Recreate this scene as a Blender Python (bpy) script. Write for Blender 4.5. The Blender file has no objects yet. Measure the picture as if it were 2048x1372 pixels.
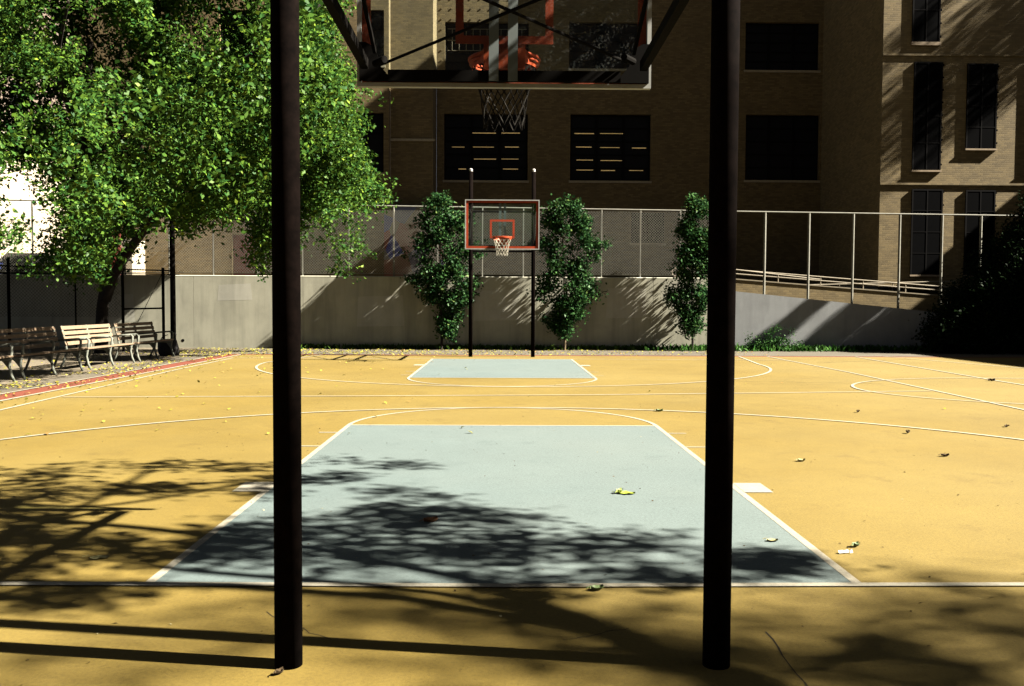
import bpy, math, random
import numpy as np
from mathutils import Vector, Matrix, noise as mnoise

random.seed(7)
RNG = np.random.default_rng(7)
SC = bpy.context.scene
COL = SC.collection
R = math.radians

# ------------------------------------------------------------------ camera
F_PX, CAM_H, PITCH, ROLL, YAW, CAM_X = 1794.74, 1.425, -.0429, .0047, -.012, -.0243
_r0 = Vector((math.cos(YAW), math.sin(YAW), 0)); _f0 = Vector((-math.sin(YAW), math.cos(YAW), 0)); _u0 = Vector((0, 0, 1))
CF = _f0*math.cos(PITCH) + _u0*math.sin(PITCH)
_u1 = _u0*math.cos(PITCH) - _f0*math.sin(PITCH)
CR = _r0*math.cos(ROLL) + _u1*math.sin(ROLL)
CU = _u1*math.cos(ROLL) - _r0*math.sin(ROLL)
CO = Vector((CAM_X, 0, CAM_H))
cam = bpy.data.cameras.new('camera'); cam.sensor_width = 36; cam.lens = F_PX/2048*36
cam.clip_start = .05; cam.clip_end = 2000
camo = bpy.data.objects.new('camera', cam); COL.objects.link(camo)
camo.matrix_world = Matrix(((CR.x, CU.x, -CF.x, CO.x), (CR.y, CU.y, -CF.y, CO.y), (CR.z, CU.z, -CF.z, CO.z), (0, 0, 0, 1)))
SC.camera = camo

def at(px, py, Y):
    """Point of the world plane y = Y seen at photograph pixel (px, py)."""
    d = CF + CR*((px-1024)/F_PX) - CU*((py-686)/F_PX)
    return CO + d*(Y/d.y)

# ------------------------------------------------------------------ light
AZ, EL = R(8.5), R(39.7)
SUN = Vector((math.cos(AZ)*math.cos(EL), -math.sin(AZ)*math.cos(EL), math.sin(EL)))
sl = bpy.data.lights.new('sun', 'SUN'); sl.energy = 5.0; sl.angle = R(.53); sl.color = (1, .93, .80)
so = bpy.data.objects.new('sun', sl); COL.objects.link(so)
so.rotation_euler = (-SUN).to_track_quat('-Z', 'Y').to_euler()
W = bpy.data.worlds.new('World'); SC.world = W; W.use_nodes = True
nt = W.node_tree; nt.nodes.clear()
sky = nt.nodes.new('ShaderNodeTexSky'); sky.sky_type = 'NISHITA'; sky.sun_disc = False
sky.sun_elevation = EL; sky.sun_rotation = R(90) + AZ; sky.air_density = .06; sky.dust_density = .1; sky.ozone_density = 0
bg = nt.nodes.new('ShaderNodeBackground'); bg.inputs[1].default_value = .05
wo = nt.nodes.new('ShaderNodeOutputWorld')
hs = nt.nodes.new('ShaderNodeHueSaturation'); hs.inputs['Saturation'].default_value = .4
nt.links.new(sky.outputs[0], hs.inputs['Color']); nt.links.new(hs.outputs[0], bg.inputs[0]); nt.links.new(bg.outputs[0], wo.inputs[0])
SC.view_settings.view_transform = 'Standard'; SC.view_settings.look = 'None'
SC.view_settings.exposure = 3.8; SC.view_settings.gamma = 1

# ------------------------------------------------------------------ materials
class NT:
    def __init__(s, name):
        s.m = bpy.data.materials.new(name); s.m.use_nodes = True
        s.t = s.m.node_tree; s.b = s.t.nodes['Principled BSDF']; s.out = s.t.nodes['Material Output']
        s.co = None
    def n(s, typ, **kw):
        x = s.t.nodes.new(typ)
        for k, v in kw.items():
            if k in x.inputs: x.inputs[k].default_value = v
            else: setattr(x, k, v)
        return x
    def l(s, a, b): s.t.links.new(a, b)
    def coord(s, scale=(1, 1, 1)):
        if s.co is None: s.co = s.n('ShaderNodeTexCoord')
        mp = s.n('ShaderNodeMapping'); mp.inputs['Scale'].default_value = scale
        s.l(s.co.outputs['Object'], mp.inputs[0]); return mp.outputs[0]
    def noise(s, scale, detail=4, rough=.55, sc3=(1, 1, 1)):
        x = s.n('ShaderNodeTexNoise'); x.inputs['Scale'].default_value = scale
        x.inputs['Detail'].default_value = detail; x.inputs['Roughness'].default_value = rough
        s.l(s.coord(sc3), x.inputs['Vector']); return x.outputs['Fac']
    def ramp(s, fac, stops):
        x = s.n('ShaderNodeValToRGB'); e = x.color_ramp.elements
        while len(e) < len(stops): e.new(.5)
        for i, (p, c) in enumerate(stops):
            e[i].position = p; e[i].color = (c[0], c[1], c[2], 1) if not isinstance(c, (int, float)) else (c, c, c, 1)
        s.l(fac, x.inputs[0]); return x.outputs[0]
    def mix(s, fac, a, b, mode='MIX'):
        x = s.n('ShaderNodeMix'); x.data_type = 'RGBA'; x.blend_type = mode
        for i, v in ((0, fac), (6, a), (7, b)):
            if hasattr(v, 'links'): s.l(v, x.inputs[i])
            elif i: x.inputs[i].default_value = (*v, 1)
            else: x.inputs[i].default_value = v
        return x.outputs[2]
    def bump(s, h, dist=.01, strength=.6):
        x = s.n('ShaderNodeBump'); x.inputs['Distance'].default_value = dist; x.inputs['Strength'].default_value = strength
        s.l(h, x.inputs['Height']); s.l(x.outputs[0], s.b.inputs['Normal'])
    def base(s, c):
        if hasattr(c, 'links'): s.l(c, s.b.inputs['Base Color'])
        else: s.b.inputs['Base Color'].default_value = (*c, 1)
    def fin(s, rough=.8, spec=.3, metal=0):
        s.b.inputs['Roughness'].default_value = rough; s.b.inputs['Specular IOR Level'].default_value = spec
        s.b.inputs['Metallic'].default_value = metal
        return s.m

def vmul(c, k): return tuple(v*k for v in c)
KA = 1/3.6    # measured sunlit colours to base colours at this exposure

def paint(name, c, var=.12, grain=300, rough=.9, spec=.12, dirt=None, wear=None):
    """painted or rough surface: base colour with cloudy wear and fine grain"""
    c = vmul(c, KA)
    dirt = dirt and vmul(dirt, KA); wear = wear and vmul(wear, KA)
    s = NT(name)
    big = s.noise(.5, 7, .65)
    col = s.ramp(big, [(.3, vmul(c, 1-var)), (.7, vmul(c, 1+var))])
    med = s.noise(6, 4, .7)
    col = s.mix(s.ramp(med, [(.35, 0.), (.75, .5)]), col, vmul(c, 1-var*1.6))
    if wear: col = s.mix(s.ramp(s.noise(.16, 4, .6), [(.42, 0.), (.68, .7)]), col, wear)
    if dirt: col = s.mix(s.ramp(s.noise(1.7, 7, .72), [(.56, 0.), (.72, .55)]), col, dirt)
    fine = s.noise(grain, 2, .5)
    gm = s.noise(55, 5, .75)
    col = s.mix(.9, col, s.ramp(gm, [(.28, .60), (.5, .95), (.72, 1.15)]), 'MULTIPLY')
    sp = s.noise(14, 6, .8)
    col = s.mix(s.ramp(sp, [(.60, 0.), (.70, .45)]), col, vmul(c, .6))
    col = s.mix(.55, col, s.ramp(fine, [(.3, .55), (.7, 1.)]), 'MULTIPLY')
    s.base(col); s.bump(fine, .003, .5)
    return s.fin(rough, spec)

def plain(name, c, rough=.5, spec=.4, metal=0, var=.15, scale=8):
    c = vmul(c, KA)
    s = NT(name)
    s.base(s.ramp(s.noise(scale, 4, .6), [(.3, vmul(c, 1-var)), (.7, vmul(c, 1+var))]))
    return s.fin(rough, spec, metal)

def concrete(name, c, streak=.35, joints=True):
    c = vmul(c, KA)
    s = NT(name)
    col = s.ramp(s.noise(1.1, 6, .65), [(.3, vmul(c, .82)), (.7, vmul(c, 1.1))])
    st = s.noise(1.0, 5, .6, (3.2, 3.2, .22))
    col = s.mix(s.ramp(st, [(.45, 0.), (.75, streak)]), col, vmul(c, .5))
    col = s.mix(s.ramp(s.noise(.9, 3, .5, (1.6, 1.6, .5)), [(.55, 0.), (.6, .3)]), col, vmul(c, 1.25))
    fine = s.noise(55, 3, .6)
    col = s.mix(.5, col, s.ramp(fine, [(.3, .72), (.7, 1.)]), 'MULTIPLY')
    s.base(col); s.bump(fine, .004, .45)
    return s.fin(.9, .2)

def brick(name, c, mortar, scale=1.0, var=.25, axis='XZ'):
    c = vmul(c, KA)
    mortar = vmul(mortar, KA)
    s = NT(name)
    co = s.n('ShaderNodeTexCoord'); sep = s.n('ShaderNodeSeparateXYZ'); cb = s.n('ShaderNodeCombineXYZ')
    s.l(co.outputs['Object'], sep.inputs[0])
    ad = s.n('ShaderNodeMath', operation='ADD'); s.l(sep.outputs[0], ad.inputs[0]); s.l(sep.outputs[1], ad.inputs[1])
    s.l(ad.outputs[0], cb.inputs[0]); s.l(sep.outputs[2], cb.inputs[1])
    br = s.n('ShaderNodeTexBrick'); s.l(cb.outputs[0], br.inputs['Vector'])
    br.inputs['Scale'].default_value = 1; br.inputs['Brick Width'].default_value = .21*scale; br.inputs['Row Height'].default_value = .075*scale
    br.inputs['Mortar Size'].default_value = .006*scale; br.inputs['Bias'].default_value = 0
    br.inputs['Color1'].default_value = (*vmul(c, 1-var), 1); br.inputs['Color2'].default_value = (*vmul(c, 1+var), 1)
    br.inputs['Mortar'].default_value = (*mortar, 1)
    col = s.mix(s.ramp(s.noise(.5, 6, .65), [(.4, 0.), (.75, .5)]), br.outputs[0], vmul(c, .62))
    s.base(col); s.bump(br.outputs['Fac'], -.006, .5)
    return s.fin(.9, .2)

def leafmat(name, trans=.35):
    s = NT(name)
    at_ = s.n('ShaderNodeAttribute', attribute_name='col')
    s.t.nodes.remove(s.b)
    d = s.n('ShaderNodeBsdfDiffuse'); t = s.n('ShaderNodeBsdfTranslucent'); g = s.n('ShaderNodeBsdfGlossy')
    g.inputs['Roughness'].default_value = .45
    s.l(at_.outputs['Color'], d.inputs['Color']); s.l(at_.outputs['Color'], t.inputs['Color'])
    m1 = s.n('ShaderNodeMixShader'); m1.inputs[0].default_value = trans
    s.l(d.outputs[0], m1.inputs[1]); s.l(t.outputs[0], m1.inputs[2])
    m2 = s.n('ShaderNodeMixShader'); m2.inputs[0].default_value = .003
    s.l(m1.outputs[0], m2.inputs[1]); s.l(g.outputs[0], m2.inputs[2])
    s.l(m2.outputs[0], s.out.inputs['Surface'])
    return s.m

def glassmat(name, tint=(.9, .95, .95), gloss=.06, rough=.05):
    s = NT(name); s.t.nodes.remove(s.b)
    t = s.n('ShaderNodeBsdfTransparent'); t.inputs[0].default_value = (*tint, 1)
    g = s.n('ShaderNodeBsdfGlossy'); g.inputs['Roughness'].default_value = rough
    df = s.n('ShaderNodeBsdfDiffuse'); df.inputs[0].default_value = (.5, .5, .45, 1)
    dust = s.ramp(s.noise(70, 3, .6), [(.55, 0.), (.75, .06)])
    m1 = s.n('ShaderNodeMixShader'); m1.inputs[0].default_value = gloss
    s.l(t.outputs[0], m1.inputs[1]); s.l(g.outputs[0], m1.inputs[2])
    m2 = s.n('ShaderNodeMixShader'); s.l(dust, m2.inputs[0])
    s.l(m1.outputs[0], m2.inputs[1]); s.l(df.outputs[0], m2.inputs[2])
    s.l(m2.outputs[0], s.out.inputs['Surface'])
    return s.m

def emit(name, c, k):
    s = NT(name); s.b.inputs['Base Color'].default_value = (*c, 1)
    s.b.inputs['Emission Color'].default_value = (*c, 1); s.b.inputs['Emission Strength'].default_value = k
    return s.m

M = {}
M['asphalt'] = paint('asphalt', (.10, .095, .085), .25, 220, dirt=(.05, .045, .04))
M['court'] = paint('court_paint', (.250, .172, .031), .15, 330, dirt=(.145, .095, .020), wear=(.30, .222, .062))
M['blue'] = paint('blue_paint', (.172, .222, .216), .09, 330, dirt=(.12, .16, .155), wear=(.20, .238, .222))
M['red'] = paint('red_paint', (.24, .06, .03), .15, 260, dirt=(.12, .05, .03))
M['line'] = paint('white_line_paint', (.50, .46, .36), .14, 260, dirt=(.26, .19, .08), wear=(.40, .35, .24))
M['crack'] = plain('crack', (.03, .022, .012), .9, .1)
M['walk'] = paint('pavement', (.17, .145, .105), .2, 200, dirt=(.09, .08, .06))
M['pad'] = paint('bench_pad', (.23, .19, .13), .2, 200, dirt=(.11, .09, .06))
M['wall'] = concrete('wall_concrete', (.66, .64, .495), .6)
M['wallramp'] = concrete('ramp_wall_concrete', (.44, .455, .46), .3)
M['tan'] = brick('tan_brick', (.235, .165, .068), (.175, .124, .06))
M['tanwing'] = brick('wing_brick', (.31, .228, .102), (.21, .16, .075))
M['bandstone'] = plain('band_stone', (.48, .40, .27), .9, .2)
M['cream'] = brick('cream_brick', (.62, .53, .38), (.55, .47, .35), 1.4, .08)
M['graybrick'] = brick('gray_brick', (.20, .15, .11), (.15, .12, .1))
M['darksteel'] = plain('dark_steel', (.0050, .0030, .0024), .9, .01, 0, .5, 22)
M['blackiron'] = plain('black_iron', (.007, .006, .005), .85, .02)
M['galv'] = plain('galvanised', (.30, .29, .24), .7, .1, .0)
M['galvmesh'] = plain('galvanised_wire', (.50, .48, .40), .7, .1)
M['alu'] = plain('aluminium', (.50, .50, .46), .5, .4, 0)
M['channel'] = plain('channel_steel', (.16, .19, .18), .6, .3)
M['orange'] = plain('orange_paint', (.50, .065, .018), .8, .1)
M['rim'] = plain('rim_orange', (.60, .075, .014), .75, .1)
M['net'] = plain('net_cord', (.60, .55, .42), .9, .1)
M['glass'] = glassmat('board_glass')
M['winglass'] = plain('window_glass', (.010, .010, .011), .6, .05)
M['winframe'] = plain('window_frame', (.009, .008, .008), .85, .03)
M['bars'] = plain('window_bars', (.42, .36, .24), .7, .3)
M['screen'] = plain('window_screen', (.004, .004, .0045), .9, .01)
M['sill'] = plain('sill_stone', (.55, .42, .28), .9, .2)
M['lit'] = emit('glow_strip', (.9, .62, .25), .0075)  # emission added so thin bars show as bright lines across the windows
M['wood'] = plain('bench_wood', (.24, .165, .10), .75, .25, 0, .25, 14)
M['castleg'] = plain('bench_leg', (.20, .21, .17), .85, .2, 0, .3, 20)
M['bark'] = plain('bark', (.035, .028, .022), .95, .1, 0, .4, 12)
M['barklight'] = plain('young_bark', (.16, .12, .07), .95, .1, 0, .3, 20)
M['leaf'] = leafmat('leaves', .22); M['leaf2'] = leafmat('dense_leaves', .18)
M['litter'] = leafmat('leaf_litter', .1)
M['rail'] = plain('ramp_rail_steel', (.34, .29, .21), .7, .1)
M['reddoor'] = plain('red_door', (.42, .05, .03), .7, .3)
M['white'] = plain('white_paint', (.72, .68, .62), .5, .4)
M['bluepl'] = plain('blue_plastic', (.02, .05, .30), .5, .4)
M['carwhite'] = plain('car_white', (.75, .72, .70), .25, .5, 0, .04)
M['cardark'] = plain('car_dark', (.02, .02, .025), .25, .5, 0, .04)
M['rubber'] = plain('rubber', (.02, .02, .02), .9, .1)
M['bag'] = plain('black_bag', (.012, .011, .012), .7, .2)
M['paper'] = plain('paper', (.75, .72, .66), .9, .1)

def mural_mat():
    s = NT('mural')
    v = s.n('ShaderNodeTexVoronoi'); v.inputs['Scale'].default_value = 1.6
    s.l(s.coord((1, 1, .8)), v.inputs['Vector'])
    h = s.n('ShaderNodeSeparateColor'); s.l(v.outputs['Color'], h.inputs[0])
    col = s.ramp(h.outputs[0], [(.0, (.012, .02, .12)), (.3, (.08, .07, .05)), (.5, (.09, .02, .012)), (.75, (.10, .095, .08)), (1., (.012, .025, .09))])
    s.base(col); return s.fin(.9, .1)
M['mural'] = mural_mat()

# ------------------------------------------------------------------ mesh builder
def toploc(o):
    while o.parent: o = o.parent
    return Vector(o.location)

class MB:
    def __init__(s): s.v = []; s.f = []
    def quad(s, a, b, c, d):
        i = len(s.v); s.v += [tuple(a), tuple(b), tuple(c), tuple(d)]; s.f.append((i, i+1, i+2, i+3)); return s
    def poly(s, pts):
        i = len(s.v); s.v += [tuple(p) for p in pts]; s.f.append(tuple(range(i, i+len(pts)))); return s
    def box(s, x0, x1, y0, y1, z0, z1):
        i = len(s.v)
        s.v += [(x, y, z) for z in (z0, z1) for y in (y0, y1) for x in (x0, x1)]
        for q in ((0, 2, 3, 1), (4, 5, 7, 6), (0, 1, 5, 4), (2, 6, 7, 3), (0, 4, 6, 2), (1, 3, 7, 5)):
            s.f.append(tuple(i+k for k in q))
        return s
    def obox(s, c, ax, ay, az):
        """box from centre and half-axis vectors"""
        i = len(s.v); c = Vector(c); ax, ay, az = Vector(ax), Vector(ay), Vector(az)
        for k in (-1, 1):
            for j in (-1, 1):
                for h in (-1, 1): s.v.append(tuple(c + ax*h + ay*j + az*k))
        for q in ((0, 2, 3, 1), (4, 5, 7, 6), (0, 1, 5, 4), (2, 6, 7, 3), (0, 4, 6, 2), (1, 3, 7, 5)):
            s.f.append(tuple(i+k for k in q))
        return s
    def bar(s, p, q, w, h):
        """rectangular bar from p to q, w wide sideways, h high"""
        p, q = Vector(p), Vector(q); d = (q-p); L = d.length; d.normalize()
        up = Vector((0, 0, 1)) if abs(d.z) < .95 else Vector((0, 1, 0))
        sx = d.cross(up).normalized(); uz = sx.cross(d)
        return s.obox((p+q)/2, d*L/2, sx*w/2, uz*h/2)
    def path(s, pts, rad, n=8, cap=True, closed=False):
        pts = [Vector(p) for p in pts]; m = len(pts)
        if not hasattr(rad, '__len__'): rad = [rad]*m
        i0 = len(s.v); prev = None
        for k in range(m):
            if closed: d = pts[(k+1) % m] - pts[k-1]
            else: d = pts[min(k+1, m-1)] - pts[max(k-1, 0)]
            d.normalize()
            if prev is None:
                up = Vector((0, 0, 1)) if abs(d.z) < .9 else Vector((1, 0, 0))
                a = d.cross(up).normalized()
            else: a = (prev - d*prev.dot(d)).normalized()
            prev = a; b = d.cross(a)
            for j in range(n):
                t = 2*math.pi*j/n
                s.v.append(tuple(pts[k] + (a*math.cos(t) + b*math.sin(t))*rad[k]))
        for k in range(m if closed else m-1):
            k2 = (k+1) % m
            for j in range(n):
                j2 = (j+1) % n
                s.f.append((i0+k*n+j, i0+k*n+j2, i0+k2*n+j2, i0+k2*n+j))
        if cap and not closed:
            s.f.append(tuple(i0+j for j in range(n))[::-1]); s.f.append(tuple(i0+(m-1)*n+j for j in range(n)))
        return s
    def build(s, name, mat, parent=None, loc=None, smooth=False, bevel=0):
        me = bpy.data.meshes.new(name)
        off = toploc(parent) if parent else Vector(loc or (0, 0, 0))
        me.from_pydata([(x-off.x, y-off.y, z-off.z) for x, y, z in s.v], [], s.f)
        me.materials.append(M[mat] if isinstance(mat, str) else mat)
        o = bpy.data.objects.new(name, me); COL.objects.link(o)
        if parent: o.parent = parent
        else: o.location = off
        if smooth:
            for p in me.polygons: p.use_smooth = True
        if bevel:
            md = o.modifiers.new('bevel', 'BEVEL'); md.width = bevel; md.segments = 2; md.limit_method = 'ANGLE'
        me.update()
        return o

def tag(o, label=None, cat=None, group=None, kind=None):
    if label: o['label'] = label
    if cat: o['category'] = cat
    if group: o['group'] = group
    if kind: o['kind'] = kind
    return o

def thing(name, loc, label, cat, group=None):
    o = bpy.data.objects.new(name, None); o.empty_display_size = .2; COL.objects.link(o); o.location = loc
    return tag(o, label, cat, group)

KIDS = {}
def copy_tree(o, parent=None):
    c = o.copy(); COL.objects.link(c)
    if parent: c.parent = parent; c.matrix_parent_inverse = o.matrix_parent_inverse
    for ch in [x for x in COL.objects if x.parent == o]: copy_tree(ch, c)
    return c

# ------------------------------------------------------------------ leaves
def leaf_arrays(pos, size, nrm, asp=.55):
    """kite-shaped leaves: pos Nx3, size N, nrm Nx3 -> verts 4N x 3"""
    n = len(pos)
    nrm = nrm/np.linalg.norm(nrm, axis=1, keepdims=True)
    rnd = RNG.normal(size=(n, 3)); t = np.cross(nrm, rnd); t /= np.linalg.norm(t, axis=1, keepdims=True)
    b = np.cross(nrm, t)
    L = size[:, None]
    v = np.empty((n, 4, 3))
    v[:, 0] = pos - t*L*.5
    v[:, 1] = pos + b*L*asp*.5 - t*L*.05 + nrm*L*.10
    v[:, 2] = pos + t*L*.5
    v[:, 3] = pos - b*L*asp*.5 - t*L*.05 + nrm*L*.10
    return v.reshape(-1, 3)

def leaf_mesh(name, verts, cols, mat, parent=None, loc=None):
    n = len(verts)//4
    off = toploc(parent) if parent else Vector(loc or (0, 0, 0))
    verts = verts - np.array(off)
    me = bpy.data.meshes.new(name)
    me.vertices.add(4*n); me.vertices.foreach_set('co', verts.astype(np.float32).ravel())
    me.loops.add(4*n); me.loops.foreach_set('vertex_index', np.arange(4*n, dtype=np.int32))
    me.polygons.add(n); me.polygons.foreach_set('loop_start', np.arange(0, 4*n, 4, dtype=np.int32))
    ca = me.color_attributes.new('col', 'FLOAT_COLOR', 'POINT')
    c4 = np.ones((n, 4)); c4[:, :3] = cols
    ca.data.foreach_set('color', np.repeat(c4, 4, 0).astype(np.float32).ravel())
    me.update(calc_edges=True); me.validate()
    me.materials.append(M[mat])
    o = bpy.data.objects.new(name, me); COL.objects.link(o)
    if parent: o.parent = parent
    else: o.location = off
    return o

def leaf_cols(n, dark, light, yellow=None, py=0):
    k = RNG.beta(1.6, 2.2, size=(n, 1))
    c = (np.array(dark)*(1-k) + np.array(light)*k)*.33
    if yellow is not None:
        m = RNG.random(n) < py; c[m] = np.array(yellow)*.36*RNG.uniform(.7, 1.15, size=(m.sum(), 1))
    return c*RNG.uniform(.8, 1.2, size=(n, 1))

def sprays(centres, dirs, length, nleaf, spread, size, upbias=.8):
    """leafy twigs: each centre carries nleaf leaves along a short drooping twig"""
    P, S, N = [], [], []
    for c, d, L in zip(centres, dirs, length):
        k = int(nleaf*RNG.uniform(.6, 1.3))
        u = RNG.random(k)
        sag = np.zeros((k, 3)); sag[:, 2] = -.25*L*u*u
        p = np.array(c) + np.outer(u-.5, d)*L + sag + RNG.normal(size=(k, 3))*spread*np.array([1, 1, .75])
        n = RNG.normal(size=(k, 3)) + np.array([0, 0, upbias]) + np.array(d)*.3
        P.append(p); N.append(n); S.append(RNG.uniform(size*.65, size*1.25, k))
    return np.concatenate(P), np.concatenate(S), np.concatenate(N)

def inpoly(x, y, poly):
    c = False; j = len(poly)-1
    for i in range(len(poly)):
        xi, yi = poly[i]; xj, yj = poly[j]
        if (yi > y) != (yj > y) and x < (xj-xi)*(y-yi)/(yj-yi)+xi: c = not c
        j = i
    return c

# ================================================================== GROUND
def sheet(name, x0, x1, y0, y1, z, mat):
    o = MB().quad((x0, y0, z), (x1, y0, z), (x1, y1, z), (x0, y1, z)).build(name, mat)
    return tag(o, kind='structure')

sheet('ground', -400, 400, -300, 28.6, -.012, 'asphalt')
sheet('court', -7.2, 26, -8, 24.95, 0, 'court')
mb = MB().quad((-7.75, -8, 0), (-7.2, -8, 0), (-7.2, 24.95, 0), (-7.75, 24.95, 0))
mb.quad((-7.75, 24.95, 0), (26, 24.95, 0), (26, 25.22, 0), (-7.75, 25.22, 0))
tag(mb.build('red_court_border', 'red'), kind='structure')
sheet('asphalt_path', -8.45, -7.75, -8, 25.22, -.002, 'walk')
sheet('bench_pavement', -16, -8.45, -8, 28.5, .002, 'pad')
sheet('back_pavement', -8.45, 26, 25.22, 28.5, .004, 'walk')

XC = .0
Y0, KL, Y1 = 4.515, 6.0, 23.337
mb = MB()
mb.quad((-1.80, Y0+.0, .002), (1.80, Y0+.0, .002), (1.80, Y0+KL, .002), (-1.80, Y0+KL, .002))
mb.quad((-1.80, Y1-KL, .002), (1.80, Y1-KL, .002), (1.80, Y1, .002), (-1.80, Y1, .002))
tag(mb.build('blue_key_paint', 'blue'), kind='structure')

LN = MB(); LZ = [.0032]
def line(pts, w=.05, closed=False):
    LZ[0] += .0002; z = LZ[0]
    P = [Vector((p[0], p[1], 0)) for p in pts]; n = len(P)
    for i in range(n-1):
        def nrm(k):
            d = P[min(k+1, n-1)] - P[max(k-1, 0)]; d.normalize(); return Vector((-d.y, d.x, 0))*w/2
        a, b = nrm(i), nrm(i+1)
        q = [P[i]-a, P[i+1]-b, P[i+1]+b, P[i]+a]
        LN.poly([(v.x, v.y, z) for v in q][::1])
def arc(cx, cy, r, a0, a1, n=48, w=.05, rx=None):
    line([(cx+(rx or r)*math.cos(R(a0+(a1-a0)*i/n)), cy+r*math.sin(R(a0+(a1-a0)*i/n))) for i in range(n+1)], w)
for yb, s in ((Y0, 1), (Y1, -1)):
    line([(-1.81, yb), (-1.81, yb+s*KL)]); line([(1.81, yb), (1.81, yb+s*KL)])
    line([(-1.83, yb+s*KL), (1.83, yb+s*KL)])
    arc(0, yb+s*KL, 1.81, 0, s*180)
    for sx in (-1, 1):
        x = sx*1.835
        for d in (4.42, 5.38): line([(x, yb+s*d), (x+sx*.2, yb+s*d)], .04)
        line([(x, yb+s*2.42), (x+sx*.22, yb+s*2.42)], .36)
# sidelines, baselines, half line
line([(-7.1, Y0+.02), (-1.0, Y0-.02), (0, Y0-.035), (1.2, Y0-.02), (7.4, Y0+.04), (12, Y0+.05)], .055)
line([(-6.9, Y1+.02), (7.4, Y1+.02)], .05)
line([(-6.62, -6), (-6.62, 11.9), (-6.93, 19.1), (-6.98, Y1)], .055)
line([(7.25, -6), (7.2, 12.2), (7.45, 19.1), (7.42, 25)], .055)
line([(-6.6, 13.5), (-2.35, 13.8), (1.54, 14.12), (7.21, 14.95)], .05)
arc(.25, 5.9, 6.42, 0, 180, 72, .055, 6.4)
arc(.27, 21.6, 6.15, 180, 360, 72, .055, 5.95)
line([(-5.68, 21.6), (-5.0, 24.9)], .055); line([(6.22, 21.6), (6.6, 24.9)], .055)
line([(9.9, 25), (9.5, 17.0), (9.4, 8)], .06)
line([(10.7, 25.6), (12.1, 20.6), (13.5, 15)], .05)
arc(9.4, 15.15, 2.55, 88, 275, 48, .05, 3.3)
line([(9.5, 17.7), (14, 17.4)], .05); line([(9.65, 12.62), (14, 11.6)], .05)
line([(-7.22, -6), (-7.22, 24.9)], .07); line([(-7.74, -6), (-7.74, 24.9)], .05)
tag(LN.build('court_lines', 'line'), kind='structure')

CK = MB()
def crack(pts, w=.008):
    for (a, b) in zip(pts, pts[1:]):
        a, b = Vector((*a, .0012)), Vector((*b, .0012)); d = (b-a).normalized(); s_ = Vector((-d.y, d.x, 0))*w/2*random.uniform(.5, 1.2)
        CK.quad(a-s_, b-s_, b+s_, a+s_)
def wander(a, b, n, j):
    out = []
    for i in range(n+1):
        t = i/n; out.append((a[0]+(b[0]-a[0])*t+random.uniform(-j, j), a[1]+(b[1]-a[1])*t+random.uniform(-j, j)))
    return out
crack(wander((1.14, 3.86), (1.12, 2.6), 14, .01), .009)
crack(wander((-1.25, 10.5), (-.72, 10.25), 10, .03), .03)
crack(wander((-1.1, 4.1), (-.75, 3.75), 8, .015), .006)
crack(wander((3.6, 17.0), (7.0, 16.4), 18, .05), .02)
crack(wander((7.9, 22.3), (11.0, 24.0), 20, .06), .03)
crack(wander((.25, 3.75), (.55, 3.9), 8, .012), .006)
tag(CK.build('pavement_cracks', 'crack'), kind='structure')

# terrace behind the wall
mb = MB().quad((-400, 28.8, 2.2), (7.4, 28.8, 2.2), (7.4, 400, 2.2), (-400, 400, 2.2))
mb.quad((7.4, 30.5, 2.1), (400, 30.5, 2.1), (400, 400, 2.1), (7.4, 400, 2.1))
tag(mb.build('upper_ground', 'walk'), kind='structure')
mb = MB().poly([(7.4, 28.75, 1.75), (26, 28.75, -.07), (26, 30.3, -.07), (7.4, 30.3, 1.75)])
tag(mb.build('ramp_ground', 'walk'), kind='structure')

# ================================================================== RETAINING WALL
rw = thing('retaining_wall', (0, 28.5, 0), 'long pale concrete retaining wall along the far end of the court under the mesh fence', 'wall')
mb = MB()
xs = [-40, -18, -14.2, -9.75, -6.3, -2.6, 1.1, 4.8, 7.4]
for a, b in zip(xs, xs[1:]): mb.box(a+.004, b-.004, 28.5, 28.8, -.2, 2.27)
mb.box(-40, 7.4, 28.52, 28.78, -.2, 2.2)
mb.build('wall', 'wall', rw)
mb = MB(); cpts = [(28.498, 2.271), (28.802, 2.271), (28.802, 2.285), (28.77, 2.305), (28.53, 2.305), (28.498, 2.285)]
for i in range(6):
    (a, b), (c, d) = cpts[i], cpts[(i+1) % 6]; mb.quad((-40, a, b), (-40, c, d), (7.4, c, d), (7.4, a, b))
mb.build('coping', 'wall', rw)
M['patch'] = concrete('painted_patch', (.72, .70, .58), .3)
for (x0, x1, z0, z1) in ((-9.0, -7.9, 1.5, 2.05), (-4.6, -3.1, .7, 1.7), (-.9, .6, .9, 1.9), (3.3, 4.6, 1.0, 2.0), (-12.7, -11.6, .8, 1.7)):
    MB().quad((x0, 28.4988, z0), (x1, 28.4988, z0+.03), (x1-.05, 28.4988, z1), (x0+.04, 28.4988, z1-.05)).build('paint_patch', 'patch', rw)
mb = MB(); mb.path([(-10.1, 28.497, .24), (-10.1, 28.53, .24)], .05, 12); mb.build('drain_pipe', 'blackiron', rw)
rp = thing('ramp_wall', (7.4, 28.5, 0), 'bluish grey concrete wall sloping down beside the ramp right of the pale wall', 'wall')
mb = MB()
def ramptop(x): return 1.87-(x-7.48)*.0985
def prism_xz(mb, pts, y0, y1):
    n = len(pts)
    f = [(x, y0, z) for x, z in pts]; b = [(x, y1, z) for x, z in pts]
    mb.poly(f); mb.poly(b[::-1])
    for i in range(n):
        j = (i+1) % n; mb.poly([f[j], f[i], b[i], b[j]])
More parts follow.
